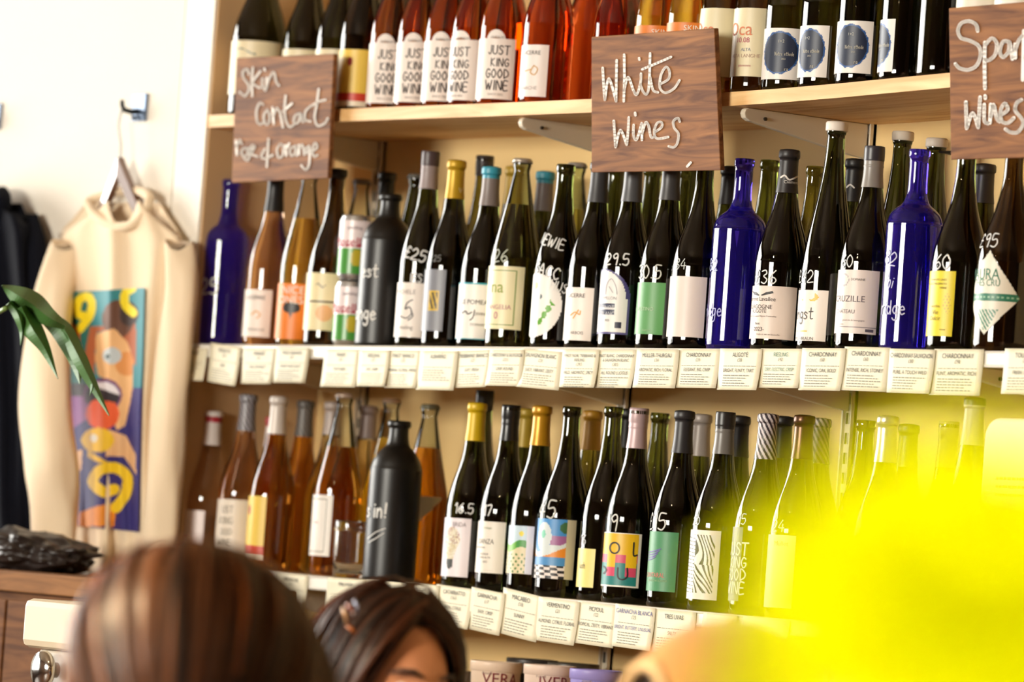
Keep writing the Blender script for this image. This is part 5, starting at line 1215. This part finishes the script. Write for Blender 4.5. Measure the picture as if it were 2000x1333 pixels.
def person(label, pos, fwd, k, pitch, tilt, skin, top_rgb, leg_rgb, name='person'):
    """seated figure built facing +Y; pos = where the middle of the head goes, k = overall size"""
    rz = math.atan2(-fwd[0], fwd[1])
    J = {}; E = []
    def j(n, c, r, par=None):
        J[n] = (Vector(c), r); 
        if par: E.append((par, n))
    j('pelvis', (0,0,.53), .135); j('belly', (0,.0,.66), .125, 'pelvis'); j('chest', (0,-.01,.84), .13, 'belly'); j('nb', (0,-.012,.965), .06, 'chest'); j('neck', (0,.0,1.05), .048, 'nb'); j('skull', (0,.015,1.12), .055, 'neck')
    for s, t in ((-1, 'l'), (1, 'r')):
        j(t+'sh', (s*.155,-.012,.925), .052, 'chest'); j(t+'el', (s*.205,.06,.70), .040, t+'sh'); j(t+'wr', (s*.14,.27,.655), .025, t+'el'); j(t+'pa', (s*.125,.335,.65), .026, t+'wr')
        for q in range(4):
            j(t+'f%d' % q, (s*(.098+.018*q),.385+.006*(q in (1, 2)),.648), .0095, t+'pa'); j(t+'g%d' % q, (s*(.096+.018*q),.425+.008*(q in (1, 2)),.632), .008, t+'f%d' % q)
        j(t+'t0', (s*.088,.33,.655), .010, t+'pa'); j(t+'t1', (s*.070,.365,.648), .009, t+'t0')
        j(t+'hip', (s*.095,.04,.51), .085, 'pelvis'); j(t+'kn', (s*.12,.43,.505), .057, t+'hip'); j(t+'an', (s*.12,.40,.085), .038, t+'kn'); j(t+'to', (s*.13,.53,.035), .030, t+'an')
    names = list(J); me = bpy.data.meshes.new('sk'); me.from_pydata([J[n][0] for n in names], [(names.index(a), names.index(b)) for a, b in E], [])
    ob = bpy.data.objects.new('sk', me); COL.objects.link(ob)
    md = ob.modifiers.new('skin', 'SKIN'); md.use_smooth_shade = True
    for i, n in enumerate(names):
        sv = me.skin_vertices[0].data[i]; r = J[n][1]; sv.radius = (r*(1.15 if n in ('chest', 'belly', 'pelvis') else 1), r*(.78 if n in ('chest', 'belly', 'pelvis') else 1)); sv.use_root = (n == 'pelvis')
    sb = ob.modifiers.new('sub', 'SUBSURF'); sb.levels = 2
    dg = bpy.context.evaluated_depsgraph_get(); dg.update()
    bmt = bmesh.new(); m2 = bpy.data.meshes.new_from_object(ob.evaluated_get(dg)); bmt.from_mesh(m2)
    rot = head_mesh(bmt, pitch, tilt)
    m3 = bpy.data.meshes.new('body'); bmt.to_mesh(m3); bmt.free(); bpy.data.objects.remove(ob)
    ob = bpy.data.objects.new('tmp', m3); COL.objects.link(ob)
    rm = ob.modifiers.new('rm', 'REMESH'); rm.mode = 'VOXEL'; rm.voxel_size = .0065
    sm = ob.modifiers.new('sm', 'SMOOTH'); sm.iterations = 3; sm.factor = .5
    dg = bpy.context.evaluated_depsgraph_get(); dg.update()
    body = bpy.data.meshes.new_from_object(ob.evaluated_get(dg)); bpy.data.objects.remove(ob)
    body.materials.clear(); body.materials.append(skin); body.polygons.foreach_set('use_smooth', [True]*len(body.polygons))
    hc = rot @ Vector((0, .02, .105))+Vector((0, .005, 1.045))
    cz, sz = math.cos(rz), math.sin(rz)
    loc = Vector((pos.x-k*(hc.x*cz-hc.y*sz), pos.y-k*(hc.x*sz+hc.y*cz), 0)); kz = pos.z/hc.z
    root = empty(name, loc, label, 'person'); root.rotation_euler = (0, 0, rz); root.scale = (k, k, kz)
    link('body', body, root)
    # clothing: the body's own surface below the neck, moved outwards
    V = [tuple(v.co+v.normal*.007) for v in body.vertices]; ft = []; fl = []
    for p in body.polygons:
        c = p.center
        if c.z > .985 or (c.z > .955 and math.hypot(c.x, c.y) < .062): continue
        if c.y > .255 and c.z > .56: continue                    # hands
        if c.z < .07: fl.append(tuple(p.vertices)); continue
        (ft if c.z > .57 or (abs(c.x) > .15 and c.z > .6) else fl).append(tuple(p.vertices))
    for nm, f, mt in (('shirt', ft, cloth(top_rgb)), ('trousers', fl, cloth(leg_rgb))):
        used = sorted({i for q in f for i in q}); mp = {i: n for n, i in enumerate(used)}
        mk(nm, [V[i] for i in used], [tuple(mp[i] for i in q) for q in f], mt, root)
    HM = Matrix.Translation(Vector((0, .005, 1.045))) @ rot.to_4x4() @ Matrix.Translation(Vector((0, .02, .105)))
    for s in (-1, 1):
        V, Fc = lathe([(.0118*math.sin(math.pi*q/10), -.0118*math.cos(math.pi*q/10)) for q in range(11)], 16)
        mk('eye', [HM @ (Vector(v)+Vector((s*.031, .074, .002))) for v in V], Fc, pm((226,222,216), .15), root)
        V, Fc = lathe([(.0055*math.sin(math.pi*q/10), -.0055*math.cos(math.pi*q/10)) for q in range(11)], 12)
        mk('iris', [HM @ (Vector(v)+Vector((s*.031, .0825, .002))) for v in V], Fc, pm((50,32,22), .1), root)
        MB().tube([HM @ Vector((s*x, y, z)) for x, y, z in ((.014,.093,.024),(.028,.091,.030),(.044,.082,.029),(.054,.072,.023))], [.002,.0035,.0032,.0015], 8).build('eyebrow', pm((40,26,20), .8), root, smooth=True)
    MB().tube([HM @ Vector((x, y, -.052-abs(x)*.05)) for x, y in ((-.022,.084),(-.010,.093),(0,.095),(.010,.093),(.022,.084))], [.002,.005,.0055,.005,.002], 8).build('lips', pm((150,70,66), .4), root, smooth=True)
    return root, HM
def hair_mat(key):
    m = bpy.data.materials.new('hair_'+key); m.use_nodes = True; nt = m.node_tree; b = nt.nodes['Principled BSDF']
    b.inputs['Roughness'].default_value = .42; b.inputs['Specular IOR Level'].default_value = .35
    a = nt.nodes.new('ShaderNodeVertexColor'); a.layer_name = 'Col'
    tr = nt.nodes.new('ShaderNodeBsdfTranslucent'); mx = nt.nodes.new('ShaderNodeMixShader'); mx.inputs[0].default_value = .45
    hv = nt.nodes.new('ShaderNodeMix'); hv.data_type = 'RGBA'; hv.blend_type = 'MULTIPLY'; hv.inputs['Factor'].default_value = 1.; hv.inputs['B'].default_value = (2.6, 1.9, 1.3, 1)
    L = nt.links; L.new(a.outputs[0], b.inputs['Base Color']); L.new(a.outputs[0], hv.inputs['A']); L.new(hv.outputs['Result'], tr.inputs[0])
    L.new(b.outputs[0], mx.inputs[1]); L.new(tr.outputs[0], mx.inputs[2]); L.new(mx.outputs[0], nt.nodes['Material Output'].inputs[0])
    return m
def strands(root, HM, n, mat, length, part, spread, seed, c0, c1, width=.0045, puff=1.10, top=.86, fly=.03):
    """long hair: flat locks from the parting over the skull and down"""
    rnd = random.Random(seed); V = []; Fc = []; cols = []; c0 = lin(c0); c1 = lin(c1)
    A, Bf, Bb, Hh = .080, .092, .106, .118
    for q in range(n):
        s = -1 if rnd.random() < .5 else 1
        psi = rnd.uniform(-1.75, top); d0 = Vector((part+rnd.uniform(-.02, .02), math.sin(psi), math.cos(psi))).normalized()
        fr = max(0, min(1, (psi+1.4)/2.2))
        if psi > top-.26: d1 = Vector((s*.98, .40+.10*rnd.random(), -.18))
        else: d1 = Vector((s*(.97-.5*(1-fr)), -.85+1.10*fr, -.25))
        d1 = (d1+Vector((rnd.uniform(-.08,.08), rnd.uniform(-.08,.08), rnd.uniform(-.1,.1)))).normalized()
        k = puff*rnd.uniform(.97, 1.05)+(rnd.uniform(.02, .16) if rnd.random() < fly else 0); pts = []; ns = 9
        om = math.acos(max(-1, min(1, d0.dot(d1))))
        for i in range(ns+1):
            t = i/ns; d = (d0*math.sin((1-t)*om)+d1*math.sin(t*om))/(math.sin(om) or 1)
            kk = k*(1+.035*math.sin(math.pi*t)); pts.append(Vector((d.x*A*kk, d.y*(Bf if d.y > 0 else Bb)*kk, d.z*Hh*kk)))
        last = pts[-1]; ln = length*rnd.uniform(.75, 1.0); ph = rnd.uniform(0, 6)
        for i in range(1, 8):
            t = i/7; out = spread*t; pts.append(last+Vector((last.x*out+.006*math.sin(ph+t*5), (last.y-.02)*out+.006*math.cos(ph+t*4), -ln*t)))
        w = width*rnd.uniform(.6, 1.3); n0 = len(V)
        for i, p in enumerate(pts):
            tg = (pts[min(i+1, len(pts)-1)]-pts[max(i-1, 0)]).normalized(); nr = Vector((p.x, p.y, p.z*.3)).normalized(); sd = tg.cross(nr).normalized()
            ww = w*(1 if i < len(pts)-3 else .5); V += [HM @ (p-sd*ww), HM @ (p+nr*ww*.35), HM @ (p+sd*ww)]
        q = max(0, min(1, .45+.8*mn.noise(Vector((psi*16, s*3., seed)))+rnd.uniform(-.25, .25))); cc = tuple(x*(1-q)+y*q for x, y in zip(c0, c1))
        for i in range(len(pts)-1):
            for c in range(2): Fc.append((n0+i*3+c, n0+i*3+c+1, n0+i*3+4+c, n0+i*3+3+c)); cols.append(cc)
    return mk('hair', V, Fc, mat, root, cols=cols)
def scalp(root, HM, rgb, puff=1.045, cut=.74):
    V = []; Fc = []; nu, nv = 40, 24; keep = {}
    for j in range(nv+1):
        for i in range(nu):
            a = 2*math.pi*i/nu; b = math.pi*.72*j/nv; d = Vector((math.sin(b)*math.cos(a), math.sin(b)*math.sin(a), math.cos(b)))
            V.append(HM @ Vector((d.x*.078*puff, d.y*(.090 if d.y > 0 else .102)*puff, d.z*.116*puff)))
    for j in range(nv):
        for i in range(nu):
            a = 2*math.pi*(i+.5)/nu; b = math.pi*.72*(j+.5)/nv; d = (math.sin(b)*math.cos(a), math.sin(b)*math.sin(a), math.cos(b))
            if d[1] > .25 and d[2] < cut: continue
            Fc.append((j*nu+i, j*nu+(i+1) % nu, (j+1)*nu+(i+1) % nu, (j+1)*nu+i))
    mk('scalp_hair', V, Fc, pm(rgb, .7, 0, .2), root)
RV = Vector(ROW[0]); TV = -Vector(ROW[2])
def flat(v): v = Vector((v.x, v.y, 0)); return v.normalized()
def stool(pos, h, label):
    s = empty('wooden_stool', (pos.x, pos.y, 0), label, 'stool', 'wooden stools')
    V, Fc = lathe([(0,h-.035),(.16,h-.035),(.17,h-.03),(.17,h-.006),(.16,h),(0,h)], 36); mk('seat', V, Fc, CT, s)
    for k in range(4):
        a = math.pi/4+k*math.pi/2; MB().tube([(.11*math.cos(a),.11*math.sin(a),h-.03),(.17*math.cos(a),.17*math.sin(a),0)], [.016,.013], 10).build('leg', CT, s, smooth=True)
    MB().tube([(.145*math.cos(k*math.pi/6),.145*math.sin(k*math.pi/6),.2) for k in range(13)], .008, 8, False).build('foot_ring', BLACKM, s, smooth=True)
SKIN1 = pm((204, 146, 112), .45, 0, .4, .06, 40.); SKIN2 = pm((214, 160, 128), .45, 0, .4, .06, 40.)
def place(px, py, dep): return at_depth(px, py, dep)
# dark haired person, turned towards the camera and looking down to the right
hp = place(750, 1342, 6.5); fw = flat(TV*.75+RV*.62)
pr1, HM1 = person('person with dark parted hair and metal hair clip looking down', hp, fw, 1.0, math.radians(-5), math.radians(-4), SKIN1, (60, 62, 70), (40, 44, 56))
HM_ = hair_mat('strands'); scalp(pr1, HM1, (26, 15, 10)); strands(pr1, HM1, 2600, HM_, .30, .10, .45, 11, (20, 11, 8), (84, 48, 28), puff=1.07, top=.62, fly=.04)
stool(pr1.location, .40, 'wooden stool under the dark haired person')
# brown haired person with the back of the head to the camera, face turned to the window
hp = place(362, 1372, 5.1); fw = flat(-RV*.90+TV*(-.30))
pr2, HM2 = person('person with long brown hair in the left foreground, seen from behind', hp, fw, 1.0, math.radians(-6), 0, SKIN2, (70, 50, 44), (40, 40, 44))
scalp(pr2, HM2, (40, 24, 14), 1.10); strands(pr2, HM2, 3600, HM_, .32, .0, .30, 23, (26, 15, 9), (112, 68, 36), .005, 1.22, .80, .30)
stool(pr2.location, .40, 'wooden stool under the brown haired person')
# person in a tan cap
hp = place(1408, 1474, 5.2); fw = flat(RV*.86-TV*.50)
pr3, HM3 = person('person in a tan baseball cap in the foreground, facing away to the right', hp, fw, 1.0, math.radians(2), 0, SKIN2, (150, 140, 120), (60, 60, 66))
scalp(pr3, HM3, (34, 20, 14), 1.10)
TAN = cloth((192, 142, 86), scale=900)
cp = empty('baseball_cap', tuple(pr3.matrix_basis @ (HM3 @ Vector((0, 0, .030)))), 'tan baseball cap with open strap at the back', 'cap')
cp.rotation_euler = pr3.rotation_euler
nu, nv = 72, 26; V = []; Fc = []
def capP(a, b, k=1.):
    d = (math.sin(b)*math.cos(a), math.sin(b)*math.sin(a), math.cos(b)); return (d[0]*.090*k, d[1]*.110*k, d[2]*.105*k)
def hole(a, b): 
    da = (a+math.pi/2+math.pi) % (2*math.pi)-math.pi; el = (math.pi/2-b); return (da/.50)**2+((el-.03)/.52)**2 < 1
for j in range(nv+1):
    for i in range(nu): V.append(capP(2*math.pi*i/nu, math.pi/2*1.03*j/nv))
for j in range(nv):
    for i in range(nu):
        if hole(2*math.pi*(i+.5)/nu, math.pi/2*1.03*(j+.5)/nv): continue
        Fc.append((j*nu+i, j*nu+(i+1) % nu, (j+1)*nu+(i+1) % nu, (j+1)*nu+i))
o = mk('crown', V, Fc, TAN, cp); so = o.modifiers.new('thick', 'SOLIDIFY'); so.thickness = .002
MB().tube([capP(-math.pi/2+.52*math.cos(t), math.pi/2-.03-.54*math.sin(t), 1.01) for t in [math.pi*q/20 for q in range(21)]], .006, 8).build('opening_trim', cloth((222, 190, 140)), cp, smooth=True)
MB().tube([capP(-math.pi/2+.55*t/8, math.pi/2+.02, 1.03) for t in range(-8, 9)], .008, 8).build('strap', cloth((222, 190, 140)), cp, smooth=True)
V = []; Fc = []
for i in range(17):
    a = math.pi/2+(-.95+1.9*i/16); p = Vector(capP(a, math.pi/2*1.0)); q = math.cos((i-8)/8*1.2)
    for e in range(6): t = e/5; V.append((p.x*(1+.05*t), p.y+.075*t*q, p.z-.014*t*t-.004))
for i in range(16):
    for e in range(5): Fc.append((i*6+e, i*6+6+e, i*6+7+e, i*6+e+1))
o = mk('brim', V, Fc, TAN, cp); so = o.modifiers.new('thick', 'SOLIDIFY'); so.thickness = .003
V, Fc = lathe([(0,.106),(.006,.1055),(.007,.108),(.004,.111),(0,.1115)], 16); mk('button', V, Fc, TAN, cp)
stool(pr3.location, .40, 'wooden stool under the person in the cap')
# hair clip
hcp = at_depth(682, 1208, 6.5-.105)
hc_ = empty('hair_clip', hcp, 'shiny tortoiseshell hair clip in the dark hair', 'hair clip')
for (xa, ya), (xb, yb), rgb in (((669,1187),(676,1222),(190,150,110)), ((678,1180),(690,1206),(150,90,70)), ((692,1172),(698,1200),(150,156,180)), ((677,1222),(694,1240),(170,96,40)), ((684,1192),(690,1204),(200,190,190))):
    a_, b_ = (at_depth(x, y, 6.5-.118) for x, y in ((xa, ya), (xb, yb))); c_ = at_depth((xa+xb)/2+3, (ya+yb)/2, 6.5-.128)
    MB().tube([a_-hcp, c_-hcp, b_-hcp], [.0018, .0026, .0018], 8).build('prong', pm(rgb, .15, .5), hc_, smooth=True)

# ================================================================ YELLOW FLOWER CLOSE TO THE CAMERA
FD = 1.45
fc = at_depth(1915, 1232, FD)
YP = bpy.data.materials.new('petal'); YP.use_nodes = True; nt = YP.node_tree; bs = nt.nodes['Principled BSDF']
bs.inputs['Base Color'].default_value = (1., 1., .0, 1); bs.inputs['Roughness'].default_value = .6; bs.inputs['Specular IOR Level'].default_value = .1
tr = nt.nodes.new('ShaderNodeBsdfTranslucent'); tr.inputs[0].default_value = (1., 1., .0, 1); mx = nt.nodes.new('ShaderNodeMixShader'); mx.inputs[0].default_value = .45
nt.links.new(bs.outputs[0], mx.inputs[1]); nt.links.new(tr.outputs[0], mx.inputs[2]); nt.links.new(mx.outputs[0], nt.nodes['Material Output'].inputs[0])
tz = .74
vs = empty('flower_vase', (fc.x, fc.y, tz), 'glass vase holding the yellow flower near the camera', 'vase')
hv = fc.z-.16-tz
V, Fc = lathe([(0,0),(.03,0),(.036,.01),(.045,.08),(.034,hv-.06),(.026,hv-.02),(.030,hv),(.027,hv),(.023,hv-.02),(.030,hv-.06),(.041,.08),(.032,.014),(0,.012)], 36); mk('glass', V, Fc, glass((.93,.96,.93)), vs)
fl_ = empty('yellow_flower', (fc.x, fc.y, tz+.02), 'large bright yellow flower out of focus close to the camera', 'flower')
o_ = Vector(fl_.location)
MB().tube([(0,0,0),(.004,.002,.15),(-.003,0,.3),fc-o_-Vector((0,0,.03))], .003, 8).build('stem', STEM, fl_, smooth=True)
up = (Vector((0,0,.75))+TV*.55).normalized(); sx = up.cross(Vector((0,0,1))).normalized(); sy = up.cross(sx)
rnd = random.Random(5)
for layer, (n, op, ln, wd) in enumerate(((5, .25, .060, .040), (7, .62, .069, .050), (9, 1.05, .074, .054), (9, 1.45, .073, .054))):
    for k in range(n):
        a = 2*math.pi*(k+.5*(layer % 2))/n+rnd.uniform(-.08,.08); od = sx*math.cos(a)+sy*math.sin(a); V = []; Fc = []; sd = up.cross(od)
        for i in range(9):
            t = i/8; ang = op*(.35+.65*t)+.1*layer; c = fc+(od*math.sin(ang)+up*math.cos(ang))*ln*t+od*.006-up*.015; wv = wd*math.sin(math.pi*min(.97, .12+.82*t))**.8
            for e in range(7):
                s = -1+e/3; V.append(c+sd*s*wv/2+(up*.5-od*.5)*.010*s*s+up*.002*math.sin(s*4+k)-o_)
        for i in range(8):
            for e in range(6): Fc.append((i*7+e, i*7+e+1, i*7+8+e, i*7+7+e))
        mk('petal', V, Fc, YP, fl_)
tb = empty('round_table', (fc.x, fc.y, 0), 'small round table carrying the flower vase in front of the camera', 'table')
V, Fc = lathe([(0,tz-.03),(.30,tz-.03),(.305,tz-.02),(.305,tz-.006),(.30,tz),(0,tz)], 48); mk('table_top', V, Fc, CT, tb)
V, Fc = lathe([(.035,.02),(.028,.1),(.028,tz-.06),(.05,tz-.03)], 24); mk('pedestal', V, Fc, BLACKM, tb)
V, Fc = lathe([(0,0),(.22,0),(.22,.008),(.04,.03),(0,.03)], 40); mk('foot', V, Fc, BLACKM, tb)

# ================================================================ PENDANT LAMPS
def pendant(x, y, z, power, label, rgb=(1., .72, .42)):
    r = empty('pendant_lamp', (x, y, z), label, 'lamp', 'pendant lamps')
    MB().tube([(0,0,.10),(0,0,ZC-z)], .003, 6).build('cable', BLACKM, r)
    V, Fc = lathe([(.012,.11),(.018,.10),(.05,.08),(.10,.02),(.11,-.02),(.108,-.02),(.098,.02),(.048,.076),(0,.09)], 28); mk('lamp_shade', V, Fc, pm((40,38,36), .5, .3), r)
    V, Fc = lathe([(.03*math.sin(math.pi*q/8), .02-.03*math.cos(math.pi*q/8)) for q in range(9)], 16)
    em = bpy.data.materials.new('bulb'); em.use_nodes = True; b = em.node_tree.nodes['Principled BSDF']; b.inputs['Emission Color'].default_value = rgb+(1,); b.inputs['Emission Strength'].default_value = power
    mk('bulb', V, Fc, em, r)
PENDANTS = [(3.15, -3.05, 1.75, 5500, 'low pendant lamp added out of view to brighten the brown hair'), (5.2, -3.3, 2.35, 260, 'pendant lamp over the tables'), (8.35, -5.30, 2.0, 11000, 'pendant lamp added behind the camera to brighten the yellow flower', (1., .96, .9)), (2.2, -2.2, 2.45, 260, 'pendant lamp in front of the shelves'), (6.0, -1.6, 2.4, 260, 'pendant lamp near the right end of the shelves')]  # the two strongest are added, unseen: one lights the hair, one the flower
for p in PENDANTS: pendant(*p)
